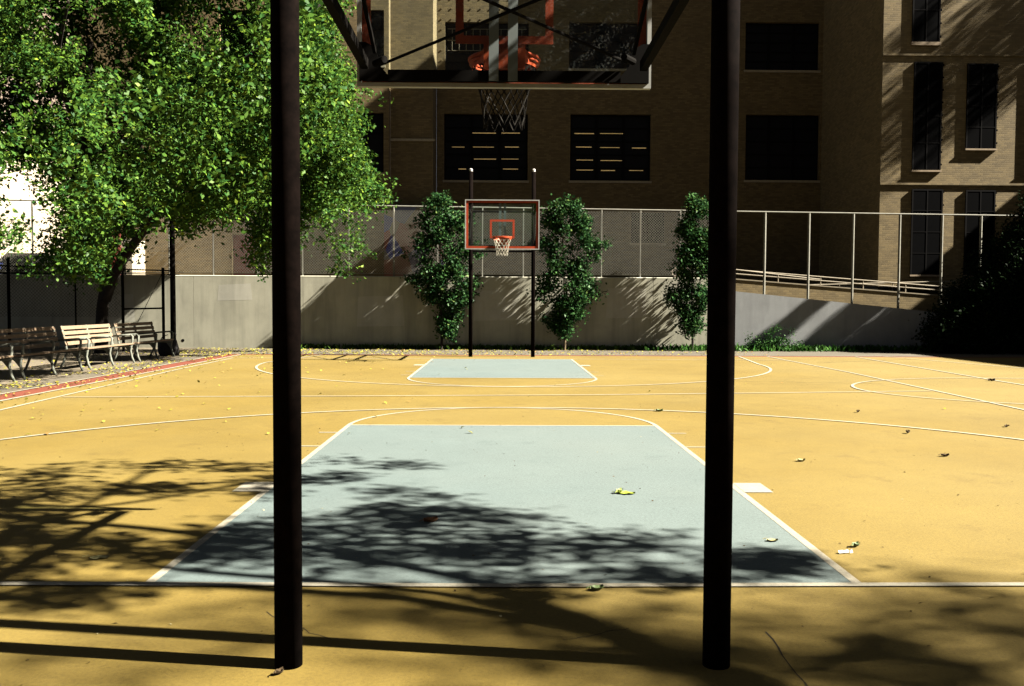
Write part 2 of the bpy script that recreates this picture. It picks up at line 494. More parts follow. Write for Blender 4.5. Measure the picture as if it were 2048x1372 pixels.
prism_xz(mb, [(7.404, -.2), (26, -.2), (26, ramptop(26)), (7.404, ramptop(7.404))], 28.5, 28.75)
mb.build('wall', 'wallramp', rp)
pp = thing('ramp_parapet', (7.4, 30.3, 0), 'tan concrete parapet behind the sloping ramp wall carrying the steel handrails', 'wall')
def partop(x): return at(1480, 560, 30.3).z + (x-at(1480, 560, 30.3).x)*-.075
mb = MB(); prism_xz(mb, [(7.45, 0), (26, 0), (26, partop(26)), (7.45, partop(7.45))], 30.3, 30.5)
mb.build('wall', 'tanwing', pp)
mb = MB(); mb.obox((16.7, 30.4, partop(16.7)+.02), Vector((9.3, 0, -.075*9.3)), (0, .12, 0), (0, 0, .018)); mb.build('coping', 'bandstone', pp)

hr = thing('ramp_handrail', (7.4, 30.4, 0), 'pale steel double handrail running down the ramp above the tan parapet', 'handrail')
for dz in (.20, .33):
    mb = MB(); mb.path([(7.5, 30.38, partop(7.5)+dz), (20, 30.38, partop(20)+dz)], .022, 8); mb.build('rail', 'rail', hr)
for i in range(9):
    x = 7.9+i*1.45
    mb = MB(); mb.path([(x, 30.38, partop(x)), (x, 30.38, partop(x)+.33)], .02, 6); mb.build('post', 'rail', hr)
hr2 = thing('ramp_handrail', (5.4, 29.1, 2.2), 'single pale handrail with rounded return end behind the slim right columnar tree', 'handrail')
mb = MB()
loop = [(5.62, 29.1, 2.36)] + [(5.62+.13*math.cos(R(a)), 29.1, 2.49+.13*math.sin(R(a))) for a in range(-110, -271, -20)] + [(5.62, 29.1, 2.62), (7.3, 29.1, 2.62), (10.5, 29.6, 2.3)]
mb.path(loop, .02, 8); mb.build('rail', 'rail', hr2)
for x in (6.6, 7.3):
    mb = MB(); mb.path([(x, 29.1, 2.2), (x, 29.1, 2.62)], .018, 6); mb.build('post', 'rail', hr2)
hr3 = thing('ramp_handrail', (9, 31.6, 2.1), 'thin handrail of the upper ramp run sloping the other way behind the parapet', 'handrail')
mb = MB(); mb.path([(9.5, 31.6, 2.12), (16, 31.6, 2.32)], .022, 8); mb.build('rail', 'rail', hr3)
for x in (10, 11.9, 13.8): MB().path([(x, 31.6, 1.9), (x, 31.6, 2.13+.031*(x-9.5))], .018, 6).build('post', 'rail', hr3)

# ================================================================== CHAIN LINK FENCE ON WALL
cf = thing('chain_link_fence', (0, 28.65, 2.3), 'tall galvanised chain link fence standing on the concrete wall behind the far hoop', 'fence')
def ftop(x): return 4.49-.0095*x
posts = [-19.1, -17.7, -16.3, -14.85, -13.4, -11.95, -10.55, -9.16, -7.76, -6.34, -4.87, -3.45, -2.06, -.64, .66, 1.8, 3.15, 4.39, 5.66, 7.03, 8.37, 9.78, 11.2, 12.69, 14.05, 15.3, 16.7, 18.1, 19.5]
def fbase(x): return 2.30 if x < 7.4 else ramptop(x)
for i, x in enumerate(posts):
    r = .042 if x > 7.4 else .03
    MB().path([(x, 28.65, fbase(x)), (x, 28.65, ftop(x)-.02)], r, 8).build('post', 'galv', cf)
MB().path([(-19.1, 28.65, ftop(-19.1)), (19.5, 28.65, ftop(19.5))], .024, 8).build('top_rail', 'galv', cf)
MB().path([(-19.1, 28.65, 2.38), (7.3, 28.65, 2.38)], .012, 6).build('bottom_wire', 'galv', cf)
def chain(mb, x0, x1, zb, zt, y, pitch, r):
    """two crossing families of straight wires on slightly different planes"""
    for fam in (0, 1):
        k = x0-(6 if fam == 0 else 0)
        yy = y + (.004 if fam else -.004)
        c = x0 - 4.0
        while c < x1 + 4.0:
            # wire: x = c +- (z - 2)
            s_ = 1 if fam == 0 else -1
            pts = []
            n = 24; za, zb_ = None, None
            seg = []
            for i in range(n+1):
                z = 1.0 + (4.7-1.0)*i/n; x = c + s_*(z-2.5)
                seg.append(x0 <= x <= x1 and zb(x) <= z <= zt(x))
            idx = [i for i, q in enumerate(seg) if q]
            if len(idx) > 1:
                z0 = 1.0+3.7*idx[0]/n; z1 = 1.0+3.7*idx[-1]/n
                a = Vector((c+s_*(z0-2.5), yy, z0)); b = Vector((c+s_*(z1-2.5), yy, z1))
                d = (b-a).normalized(); u = Vector((0, 1, 0)); w = d.cross(u)
                i0 = len(mb.v)
                for p in (a, b):
                    for t in (90, 210, 330):
                        mb.v.append(tuple(p + (u*math.sin(R(t)) + w*math.cos(R(t)))*r))
                for j in range(3):
                    j2 = (j+1) % 3; mb.f.append((i0+j, i0+j2, i0+3+j2, i0+3+j))
            c += pitch
mb = MB(); chain(mb, -19.1, 7.0, lambda x: 2.32, lambda x: ftop(x), 28.62, .085, .0040); mb.build('wire_mesh', 'galvmesh', cf)

# low black fence behind the benches
lf = thing('iron_fence', (-14.1, 26.3, 0), 'low black iron fence with mesh panels standing behind the row of benches', 'fence')
for x, z in ((-16.3, 2.75), (-14.35, 2.72), (-12.42, 2.5), (-11.05, 2.42), (-9.88, 2.45)):
    MB().path([(x, 26.3, 0), (x, 26.3, z)], .045 if x != -12.42 else .025, 8).build('post', 'blackiron', lf)
MB().path([(-16.3, 26.3, 2.52), (-9.6, 26.3, 2.36)], .022, 6).build('top_rail', 'blackiron', lf)
MB().path([(-11.05, 26.3, 2.27), (-9.4, 26.3, 2.25)], .018, 6).build('top_rail', 'blackiron', lf)
MB().path([(-11.05, 26.3, 1.24), (-9.88, 26.3, 1.27)], .03, 6).build('middle_rail', 'blackiron', lf)
MB().path([(-9.92, 26.3, 2.25), (-10.75, 26.3, .62)], .009, 5).build('brace_rod', 'blackiron', lf)
mb = MB(); chain(mb, -16.3, -11.1, lambda x: 1.0, lambda x: 2.45, 26.33, .10, .004); mb.build('wire_mesh', 'blackiron', lf)

# ================================================================== BASKETBALL HOOP
def hoop():
    r = thing('basketball_hoop', (0, 0, 0), 'near basketball hoop on two dark posts framing the view, glass board seen from behind', 'basketball hoop', 'basketball hoops facing each other across the court')
    PX, PY, BY = .846, -1.02, 1.15      # posts behind the baseline, back of the board in front of it
    ZB, ZT, HW = 2.776, 3.996, .915
    for s in (-1, 1):
        p = MB().path([(s*PX, PY, -.05), (s*PX, PY, 5.0)], .054, 20).build('post', 'darksteel', r, smooth=True)
        MB().path([(s*PX, PY, 5.0), (s*PX, PY, 5.06), (s*PX, PY, 5.08)], [.045, .045, .02], 14).build('cap', 'white', p)
        for z in (2.90, 3.86):
            MB().bar((s*PX, PY+.04, z), (s*.86, BY-.06, z), .045, .06).build('arm', 'blackiron', r)
        MB().bar((s*(PX-.02), PY+.05, 3.86), (s*.80, BY-.05, 2.98), .02, .03).build('strut', 'blackiron', r)
        # diagonal tie rod from the board corner to the opposite post
        rod = MB().path([(s*.77, BY-.06, 2.905+.012*s), (-s*(PX-.05), PY+.06, 2.905+.012*s)], .009, 8).build('tie_rod', 'blackiron', r)
        MB().path([(s*.79, BY-.1, 2.905+.012*s), (s*.72, BY-.2, 2.905+.012*s)], .022, 10).build('turnbuckle', 'blackiron', rod)
        # corner gussets
        for zz, sg in ((ZB+.03, 1), (ZT-.03, -1)):
            g = MB(); pts = [(s*.90, zz), (s*.66, zz), (s*.72, zz+sg*.035), (s*.775, zz+sg*.10), (s*.795, zz+sg*.20), (s*.86, zz+sg*.24), (s*.90, zz+sg*.24)]
            prism_xz(g, pts if s*sg > 0 else pts[::-1], BY-.022, BY-.012); g.build('gusset', 'blackiron', r)
    for z in (2.86, 3.93):
        MB().path([(-PX, PY, z), (PX, PY, z)], .03, 10).build('crossbar', 'blackiron', r)
    # board
    g = MB().box(-HW+.02, HW-.02, BY, BY+.012, ZB+.02, ZT-.02).build('glass_board', 'glass', r)
    fr = MB(); w = .025
    fr.box(-HW, HW, BY-.012, BY+.03, ZB, ZB+w); fr.box(-HW, HW, BY-.012, BY+.03, ZT-w, ZT)
    fr.box(-HW, -HW+w, BY-.012, BY+.03, ZB+w, ZT-w); fr.box(HW-w, HW, BY-.012, BY+.03, ZB+w, ZT-w)
    fr.build('board_frame', 'alu', r)
    b = MB(); w2 = .055; x1, z0, z1 = HW-.027, ZB+.027, ZT-.027; y0, y1 = BY+.0135, BY+.017
    b.box(-x1, x1, y0, y1, z0, z0+w2); b.box(-x1, x1, y0, y1, z1-w2, z1)
    b.box(-x1, -x1+w2, y0, y1, z0+w2, z1-w2); b.box(x1-w2, x1, y0, y1, z0+w2, z1-w2)
    b.build('border_stripe', 'orange', r)
    b = MB(); q = .305; zb, zt = 3.05, 3.05+.46
    b.box(-q, q, y0, y1, zb, zb+.05); b.box(-q, q, y0, y1, zt-.05, zt); b.box(-q, -q+.05, y0, y1, zb+.05, zt-.05); b.box(q-.05, q, y0, y1, zb+.05, zt-.05)
    b.build('target_square', 'orange', r)
    for x in (-.066, .052):
        MB().box(x-.03, x+.03, BY-.06, BY-.014, ZB+.03, ZT-.03).build('back_channel', 'channel', r)
    MB().box(-.72, .72, BY-.05, BY-.023, ZB+.028, ZB+.095).build('back_rail', 'blackiron', r)
    MB().box(-.72, .72, BY-.05, BY-.023, ZT-.095, ZT-.028).build('back_rail', 'blackiron', r)
    # rim
    cy = BY+.017+.15+.228
    def ring(rad, z, n=40): return [(rad*math.cos(2*math.pi*i/n), cy+rad*math.sin(2*math.pi*i/n), z) for i in range(n)]
    rm = MB().path(ring(.232, 3.05), .011, 10, closed=True); rm.path(ring(.226, 3.025), .009, 8, closed=True)
    rim = rm.build('rim', 'rim', r, smooth=True)
    sk = MB(); A, B = ring(.229, 3.045, 40), ring(.215, 2.99, 40)
    for i in range(40):
        j = (i+1) % 40
        if A[i][1] < cy+.16: sk.quad(A[i], A[j], B[j], B[i]); 
    sk.build('rim_skirt', 'rim', rim)
    br = MB(); br.box(-.13, .13, BY+.018, BY+.03, 2.90, 3.10)
    br.poly([(-.12, BY+.03, 3.035), (.12, BY+.03, 3.035), (.20, cy-.11, 3.035), (.10, cy-.205, 3.035), (-.10, cy-.205, 3.035), (-.20, cy-.11, 3.035)])
    for s in (-1, 1):
        br.poly([(s*.10, BY+.03, 3.03), (s*.10, BY+.03, 2.91), (s*.16, cy-.16, 3.0), (s*.16, cy-.16, 3.03)])
    br.build('rim_bracket', 'rim', rim)
    # net
    nt_ = MB(); rows = 6
    def np_(k, row):
        t = row/rows; rad = .225*(1-t)+.135*t - .02*math.sin(math.pi*t); a = 2*math.pi*(k+.5*(row % 2))/12
        return (rad*math.cos(a), cy+rad*math.sin(a), 3.03-.43*t)
    for k in range(12):
        for row in range(rows):
            for dk in ((0, 1) if row % 2 else (-1, 0)):
                nt_.path([np_(k, row), np_(k+dk if row % 2 == 0 else k+dk, row+1)], .0045, 4, cap=False)
    nt_.build('net', 'net', r)
    return r

h1 = hoop(); h1.location = (-.012, Y0, 0)
h2 = copy_tree(h1); h2.location = (-.012, Y1, 0); h2.rotation_euler = (0, 0, math.pi)
dn = plain('dull_net_cord', (.025, .022, .018), .9, .05)
for ch in [x for x in COL.objects if x.parent == h1 and x.name.split('.')[0] == 'net']:
    ch.data = ch.data.copy(); ch.data.materials[0] = dn
h2['label'] = 'far basketball hoop with orange bordered board and white net in front of the concrete wall'

# ================================================================== BENCHES
def bench():
    r = thing('park_bench', (0, 0, 0), 'sunlit wood slat bench second from the end of the row', 'bench', 'wood slat benches along the left side')
    # local: length along Y (0..2.36), front towards +X, front foot at x = 0
    L = 2.36
    for i, (x, z) in enumerate(((-.03, .45), (-.12, .445), (-.21, .435), (-.30, .425), (-.39, .42))):
        MB().box(x-.036, x+.036, 0, L, z-.018, z+.018).build('seat_slat', 'wood', r, bevel=.006)
    for (x, z) in ((-.475, .55), (-.50, .66), (-.53, .77), (-.56, .88)):
        MB().obox((x, L/2, z), (.010, 0, .042*.0), (0, L/2, 0), (-.012, 0, .038)).build('back_slat', 'wood', r, bevel=.005)
    for y in (.05, L/2, L-.05):
        lg = MB()
        def strip(pts, w=.05, t=.045):
            lg.path([(p[0], y, p[1]) for p in pts], t*.55, 6)
        strip([(.03, 0), (-.02, .12), (-.055, .28), (-.03, .42), (-.01, .5), (.0, .62), (-.05, .665)])
        strip([(-.05, .665), (-.25, .65), (-.46, .63)])
        strip([(-.62, 0), (-.54, .15), (-.46, .36), (-.50, .60), (-.585, .92)])
        strip([(-.03, .40), (-.25, .385), (-.47, .385)])
        lg.poly([(-.04, y, .40), (-.05, y, .2), (-.16, y, .34), (-.22, y, .395)])
        lg.build('leg', 'castleg', r, smooth=True)
    return r
b0 = bench()
bl = [(16.43, 'wood slat bench dappled with leaf shade at the left edge'), (19.05, 'wood slat bench in full sun between two shaded benches'),
      (21.66, 'shaded wood slat bench nearest the dark pole'), (13.80, 'wood slat bench cut off by the left edge of the picture')]
for i, (y, lb) in enumerate(bl):
    o = b0 if i == 0 else copy_tree(b0)
    o.location = (-8.76, y, .004); o['label'] = lb

# pole with bag
pl = thing('light_pole', (-8.98, 24.6, 0), 'tall slim dark pole beside the last bench in front of the pale wall', 'pole')
MB().path([(-8.98, 24.6, 0), (-8.98, 24.6, 7.6)], [.075, .06], 14).build('pole', 'blackiron', pl, smooth=True)
MB().path([(-8.98, 24.6, 0), (-8.98, 24.6, .06), (-8.98, 24.6, .1)], [.15, .15, .085], 14).build('base', 'blackiron', pl)
MB().path([(-8.98, 24.6, 7.5), (-8.6, 24.5, 7.75), (-8.1, 24.4, 7.8)], .035, 8).build('lamp_arm', 'blackiron', pl)
MB().obox((-7.9, 24.35, 7.78), (.28, -.05, 0), (.02, .1, 0), (0, 0, .05)).build('lamp_head', 'galv', pl)
bg_ = thing('tote_bag', (-9.0, 24.25, 0), 'bulky black bag with two loop handles slumped at the foot of the dark pole', 'bag')
mb = MB()
ringz = [(.0, .20, .15), (.05, .25, .18), (.2, .26, .19), (.34, .25, .17), (.43, .22, .13), (.45, .15, .08)]
n = 16; i0 = 0
for z, a, b in ringz:
    for j in range(n):
        t = 2*math.pi*j/n; k = 1+.08*math.sin(3*t+z*9)+random.uniform(-.03, .03)
        cx_ = math.copysign(abs(math.cos(t))**.6, math.cos(t)); sy_ = math.copysign(abs(math.sin(t))**.6, math.sin(t))
        mb.v.append((-9.0+a*cx_*k+.03*z, 24.25+b*sy_*k, z+.003))
for q in range(len(ringz)-1):
    for j in range(n):
        j2 = (j+1) % n; mb.f.append((q*n+j, q*n+j2, (q+1)*n+j2, (q+1)*n+j))
mb.f.append(tuple((len(ringz)-1)*n+j for j in range(n)))
mb.build('body', 'bag', bg_, smooth=True)
MB().path([(-8.82, 24.2, .3), (-8.76, 24.2, .58), (-8.79, 24.2, .62), (-8.93, 24.2, .62)], .012, 6).build('handle', 'bag', bg_)
MB().path([(-9.2, 24.2, .40), (-9.12, 24.2, .52), (-8.98, 24.2, .57)], .012, 6).build('handle', 'bag', bg_)

# ================================================================== BUILDINGS
def holewall(mb, x0, x1, z0, z1, y, holes, depth):
    """wall face in plane y with rectangular openings and reveals of the given depth (towards +y)"""
    X = sorted({x0, x1, *[h[0] for h in holes], *[h[1] for h in holes]}); Z = sorted({z0, z1, *[h[2] for h in holes], *[h[3] for h in holes]})
    for a, b in zip(X, X[1:]):
        for c, d in zip(Z, Z[1:]):
            mx, mz = (a+b)/2, (c+d)/2
            if any(h[0] < mx < h[1] and h[2] < mz < h[3] for h in holes): continue
            mb.quad((a, y, c), (b, y, c), (b, y, d), (a, y, d))
    for a, b, c, d in holes:
        mb.quad((a, y, c), (b, y, c), (b, y+depth, c), (a, y+depth, c)); mb.quad((a, y, d), (a, y+depth, d), (b, y+depth, d), (b, y, d))
        mb.quad((a, y, c), (a, y+depth, c), (a, y+depth, d), (a, y, d)); mb.quad((b, y, c), (b, y, d), (b, y+depth, d), (b, y+depth, c))

YA, YBs, YC, YW = 36.7, 37.2, 39.2, 33.0
XWL = 13.86
HB = 25.4
bd = thing('brick_building', (0, 39, 2.2), 'big tan brick building in deep shade behind the fence with a sunlit wing at right', 'building')
def c_rect(x0, x1, ya, yb, Y=YC):
    a, b = at(x0, yb, Y), at(x1, ya, Y); return (a.x, b.x, a.z, b.z)
holesC = [c_rect(888, 1056, 228, 360), c_rect(1140, 1302, 229, 361), c_rect(890, 1058, 45, 141), c_rect(1138, 1302, 45, 137), c_rect(1490, 1640, 230, 360), c_rect(1490, 1640, 45, 140), c_rect(1262, 1330, 425, 486)]
for k in range(3):
    for (a, b, c, d) in holesC[2:4]+[holesC[5]]:
        holesC.append((a, b, d+1.7+k*3.9, d+3.9+k*3.9))
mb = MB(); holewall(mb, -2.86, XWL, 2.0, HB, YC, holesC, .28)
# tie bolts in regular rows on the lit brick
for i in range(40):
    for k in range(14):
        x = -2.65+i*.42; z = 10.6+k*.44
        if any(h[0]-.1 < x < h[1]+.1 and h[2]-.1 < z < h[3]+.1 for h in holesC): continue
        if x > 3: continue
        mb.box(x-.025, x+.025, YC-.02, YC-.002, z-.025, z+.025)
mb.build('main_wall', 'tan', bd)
def window(root, h, Y, depth, cols=3, rows=4, strips=None, guard=False):
    a, b, c, d = h; y = Y+depth-.02
    w = MB().box(a+.002, b-.002, y-.03, y, c+.002, d-.002).build('window', 'winglass', root)
    fr = MB(); t = .06
    fr.box(a+.003, b-.003, y-.09, y-.035, c+.003, c+t); fr.box(a+.003, b-.003, y-.09, y-.035, d-t, d-.003)
    fr.box(a+.003, a+t, y-.09, y-.035, c+t, d-t); fr.box(b-t, b-.003, y-.09, y-.035, c+t, d-t)
    for i in range(1, cols):
        x = a+(b-a)*i/cols; fr.box(x-.06, x+.06, y-.085, y-.035, c+t, d-t)
    for i in range(1, rows):
        z = c+(d-c)*i/rows
        for k in range(cols):
            xa = a+(b-a)*k/cols+.062; xb = a+(b-a)*(k+1)/cols-.062
            fr.box(xa, xb, y-.08, y-.035, z-.02, z+.02)
    fr.build('frame', 'winframe', w)
    MB().box(a-.05, b+.05, Y-.05, Y+depth*.5, c-.10, c-.004).build('sill', 'bandstone', w)
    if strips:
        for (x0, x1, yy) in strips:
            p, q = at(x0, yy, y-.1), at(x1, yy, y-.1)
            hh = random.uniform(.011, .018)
            MB().box(p.x, q.x, y-.108, y-.094, p.z-hh, p.z+hh).build('glow_strip', 'lit', w)
    if guard:
        g = MB()
        for i in range(1, 12):
            x = a+(b-a)*i/12; g.box(x-.008, x+.008, y-.12, y-.105, c+.9, d-.25)
        for z in (c+.9, (c+d)/2+.3, d-.25): g.box(a+.1, b-.1, y-.105, y-.095, z-.008, z+.008)
        g.build('guard_bars', 'bars', w)
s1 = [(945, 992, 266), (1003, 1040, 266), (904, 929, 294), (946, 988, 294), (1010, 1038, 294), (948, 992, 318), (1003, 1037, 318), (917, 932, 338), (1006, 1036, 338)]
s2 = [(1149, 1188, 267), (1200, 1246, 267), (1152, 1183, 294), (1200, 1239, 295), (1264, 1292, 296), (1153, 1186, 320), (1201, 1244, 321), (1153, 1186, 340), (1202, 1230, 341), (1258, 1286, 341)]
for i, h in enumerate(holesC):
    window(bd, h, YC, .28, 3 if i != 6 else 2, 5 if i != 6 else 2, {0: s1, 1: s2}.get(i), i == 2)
# section B with return
mb = MB(); holewall(mb, -4.6, -2.862, 2.0, HB+.5, YBs, [], .2)
mb.quad((-2.862, YBs, 2), (-2.862, YC, 2), (-2.862, YC, HB+.5), (-2.862, YBs, HB+.5)); mb.build('stair_bay_wall', 'tan', bd)
MB().box(-4.85, -2.80, YBs-.06, YBs-.002, 8.10, 8.20).build('string_course', 'bandstone', bd)
# section A
holesA = [c_rect(741, 768, 20, 130, YA), c_rect(690, 767, 225, 345, YA), c_rect(590, 668, 225, 345, YA), c_rect(440, 520, 225, 345, YA), c_rect(590, 668, 20, 130, YA), c_rect(440, 520, 20, 130, YA), c_rect(465, 510, 480, 570, YA)]
holesA[6] = (holesA[6][0], holesA[6][1], 2.25, 4.2)
mb = MB(); holewall(mb, -17.4, -4.602, 2.0, HB+.6, YA, holesA, .25)
mb.quad((-4.602, YA, 2), (-4.602, YBs, 2), (-4.602, YBs, HB+.6), (-4.602, YA, HB+.6))
mb.quad((-17.4, YA+8, 2), (-17.4, YA, 2), (-17.4, YA, HB+.6), (-17.4, YA+8, HB+.6)); mb.build('left_wall', 'tan', bd)
for h in holesA[:6]: window(bd, h, YA, .25, 1 if h[1]-h[0] < 1 else 2, 3)
h = holesA[6]; dr = MB().box(h[0]+.003, h[1]-.003, YA+.15, YA+.2, 2.22, h[3]-.003).build('door', 'reddoor', bd)
MB().box(h[1]-.2, h[1]-.12, YA+.1, YA+.147, 3.2, 3.3).build('handle', 'alu', dr)
# wing
mb = MB(); hw = []
holewall(mb, XWL, 22, 1.5, HB, YW, [], .2)
mb.quad((XWL, YC, 1.5), (XWL, YW, 1.5), (XWL, YW, HB), (XWL, YC, HB)); mb.quad((22, YW, 1.5), (22, YC+8, 1.5), (22, YC+8, HB), (22, YW, HB))
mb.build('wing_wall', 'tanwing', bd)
mb = MB()
mb.box(-2.9, 22.1, YC-.1, YC+5.5, HB+.01, HB+.6); mb.box(XWL-.08, 22.1, YW-.08, YC-.11, HB+.01, HB+.25); mb.box(-17.5, -2.91, YA-.05, YC+5.5, HB+.61, HB+1)
mb.build('roof', 'graybrick', bd)
for z in (10.58, 5.90, 15.3, 20.0):
    MB().box(XWL-.01, 22, YW-.045, YW-.002, z-.02, z+.05).build('string_course', 'tanwing', bd)
for (x0, x1, ya, yb, thick) in ((1823, 1885, -170, 84, .12), (1823, 1885, 125, 340, .06), (1930, 1995, 128, 297, .06), (1818, 1885, 379, 600, .06), (1925, 1990, 381, 600, .06), (1935, 1995, -170, -40, .08), (2050, 2110, 130, 340, .08), (2050, 2110, 381, 600, .08)):
    a, b, c, d = c_rect(x0, x1, ya, yb, YW)
    c = max(c, 2.6)
    w = MB().box(a, b, YW-.052, YW-.002, c, d).build('window', 'screen', bd)
    fr = MB(); t = .05
    fr.box(a, b, YW-.06, YW-.053, d-t, d); fr.box(a, a+t, YW-.06, YW-.053, c, d-t); fr.box(b-t, b, YW-.06, YW-.053, c, d-t)
    fr.box((a+b)/2-.02, (a+b)/2+.02, YW-.06, YW-.053, c, d-t)
    for k in (1, 2, 3):
        z = c+(d-c)*k/4; fr.box(a+t, (a+b)/2-.021, YW-.059, YW-.053, z-.012, z+.012); fr.box((a+b)/2+.021, b-t, YW-.059, YW-.053, z-.012, z+.012)
    fr.build('frame', 'winframe', w)
    MB().box(a-.02, b+.03, YW-.085, YW-.002, c-thick-.01, c-.01).build('sill', 'sill', w)
    bk = MB(); nb = max(2, int((d-c)/.42))
    for k in range(nb): z = c+.2+(d-c-.3)*k/(nb-1); bk.box(b+.001, b+.05, YW-.05, YW-.003, z-.03, z+.03)
    bk.build('bracket', 'screen', w)
# porch block at the far left of the building
pb = MB(); pa, pb_ = at(258, 545, 36.0), at(276, 478, 36.0)
pb.box(pa.x-1.3, pb_.x, 35.4, YA-.003, 2.0, at(275, 478, 35.4).z); pb.build('porch_wall', 'cream', bd)
MB().box(pa.x-1.0, pa.x-.05, 35.33, 35.397, 2.25, 4.35).build('door', 'reddoor', bd)

ml = MB().box(at(770, 500, YA).x, at(905, 500, YBs-.1).x, YA-.30, YA-.22, 2.2, 5.4).build('mural_panel', 'mural')
tag(ml, 'faded painted mural panel of blue, red and white patches behind the left columnar tree', 'mural')

# building off to the right that throws the long shadow over the right end
rb = thing('brick_building', (30, 25, 0), 'grey brick building right of the court whose shadow covers the far right corner', 'building')
HR = 14.0; XR = 12.25 + HR/.84
mb = MB(); mb.box(XR, XR+14, 14, 44, -.1, HR); mb.build('wall', 'graybrick', rb)
mb = MB(); mb.box(XR+.3, XR+14, 14, 44, HR+.003, HR+.2); mb.build('roof', 'asphalt', rb)
for k in range(3):
    for i in range(6):
        w = MB().box(XR-.02, XR+.0-.003, 16+i*4.6, 18+i*4.6, 1.5+k*4.2, 4+k*4.2).build('window', 'winglass', rb)

sky_block = thing('brick_building', (0, -24, 0), 'unseen grey brick block behind the camera, added to cut the sky light', 'building')  # never in view, added to block sky light and darken the shadows
MB().box(-46, 60, -38, -22, -.1, 20).build('wall', 'graybrick', sky_block)
MB().box(-46, 60, -38, -22, 20.003, 20.3).build('roof', 'asphalt', sky_block)

# cream building across the street, picket fence, cars
cb = thing('cream_building', (-31, 50, 2.2), 'bright cream building far left behind the picket fence and tree', 'building')
MB().box(-45, -31, 38, 66, 2.0, 12.5).build('wall', 'cream', cb)
MB().box(-45, -31.02, 38.02, 65.98, 12.503, 24).build('upper_wall', 'graybrick', cb)
MB().box(-45, -30.9, 37.9, 66.1, 24.003, 24.5).build('roof', 'graybrick', cb)
dd = MB().box(-30.997, -30.9, 63.6, 65.2, 2.2, 7.4).build('door', 'bars', cb)
MB().box(-30.897, -30.86, 63.75, 65.05, 5.0, 5.1).build('frame', 'winframe', dd)
MB().box(-30.997, -30.93, 57.6, 58.5, 2.2, 6.2).build('door', 'bars', cb)
for i in range(4):
    for k in range(3): MB().box(-31.015, -30.97, 41+i*5.5, 43+i*5.5, 13.5+k*3.4, 15.4+k*3.4).build('window', 'winglass', cb)
eb = thing('row_building', (-28, 70, 2.2), 'brown row building closing the street behind the big tree', 'building')
MB().box(-44, -8, 70, 80, 2.0, 22).build('wall', 'graybrick', eb)
for i in range(7):
    for k in range(3): MB().box(-42+i*4.8, -40+i*4.8, 69.95, 69.997, 4.5+k*5, 7.2+k*5).build('window', 'winglass', eb)
pf = thing('picket_fence', (-22, 40, 2.2), 'black iron picket fence along the street far left', 'fence')
for z in (2.45, 3.3): MB().path([(-22, 34, z), (-22.6, 56, z)], .03, 6).build('rail', 'blackiron', pf)
mb = MB()
for i in range(130):
    y = 34+i*.17; x = -22-.6*(y-34)/22; mb.box(x-.012, x+.012, y-.012, y+.012, 2.2, 3.48)
mb.build('pickets', 'blackiron', pf)
def car(loc, rz, mat, label):
    r = thing('parked_car', (0, 0, 0), label, 'car', 'cars parked on the street beyond the wall')
    prof = [(-2.2, .35), (-2.25, .7), (-2.1, .95), (-1.35, 1.0), (-.75, 1.42), (.6, 1.45), (1.35, 1.02), (2.1, .92), (2.25, .65), (2.2, .35)]
    mb = MB(); n = len(prof)
    for y, k in ((-.86, 0), (.86, 0)):
        for x, z in prof:
            yy = y*(.82 if z > 1.1 else 1); mb.v.append((x, yy, z))
    mb.f.append(tuple(range(n))[::1]); mb.f.append(tuple(range(2*n-1, n-1, -1)))
    for i in range(n):
        j = (i+1) % n; mb.f.append((j, i, n+i, n+j))
    mb.build('body', mat, r, bevel=.06)
    w = MB()
    for s in (-1, 1): w.poly([(x, s*(.87 if z < 1.1 else .722), z) for x, z in ((-1.15, 1.06), (-.7, 1.36), (.5, 1.38), (1.05, 1.06))])
    w.build('side_glass', 'winglass', r)
    for x in (-1.35, 1.35):
        for s in (-1, 1):
            t = MB().path([(x, s*.70, .33), (x, s*.88, .33)], .33, 18).build('wheel', 'rubber', r)
            MB().path([(x, s*.885, .33), (x, s*.9, .33)], .19, 14).build('rim', 'alu', t)
    for s in (-.6, .6): MB().box(2.2, 2.27, s-.15, s+.15, .62, .74).build('headlight', 'white', r)
    r.location = loc; r.rotation_euler = (0, 0, rz); return r
car((-24.9, 47.5, 2.55), R(92), 'carwhite', 'white parked car whose rounded roof shows above the picket fence')
car((-25.4, 54.5, 2.3), R(92), 'carwhite', 'second white parked car further up the street, mostly hidden by the tree')
bb = thing('storage_bin', (-17.4, 29.7, 2.2), 'blue plastic storage bin behind the wall at the left edge', 'bin')
MB().box(-18.4, -16.45, 29.4, 30.0, 2.2, 2.62).build('body', 'bluepl', bb, bevel=.03)
MB().box(-18.43, -16.42, 29.37, 30.03, 2.63, 2.70).build('lid', 'bluepl', bb, bevel=.02)

# ================================================================== TREES
def limb(mb, pts, r0, r1, n=9, sub=5):
    P = [Vector(p) for p in pts]; out = []
    for i in range(len(P)-1):
        p0, p1, p2, p3 = P[max(i-1, 0)], P[i], P[i+1], P[min(i+2, len(P)-1)]
        for k in range(sub):
            t = k/sub
            out.append(.5*((2*p1)+(-p0+p2)*t+(2*p0-5*p1+4*p2-p3)*t*t+(-p0+3*p1-3*p2+p3)*t**3))
    out.append(P[-1]); m = len(out)
    mb.path(out, [r0+(r1-r0)*i/(m-1) for i in range(m)], n)
    return out

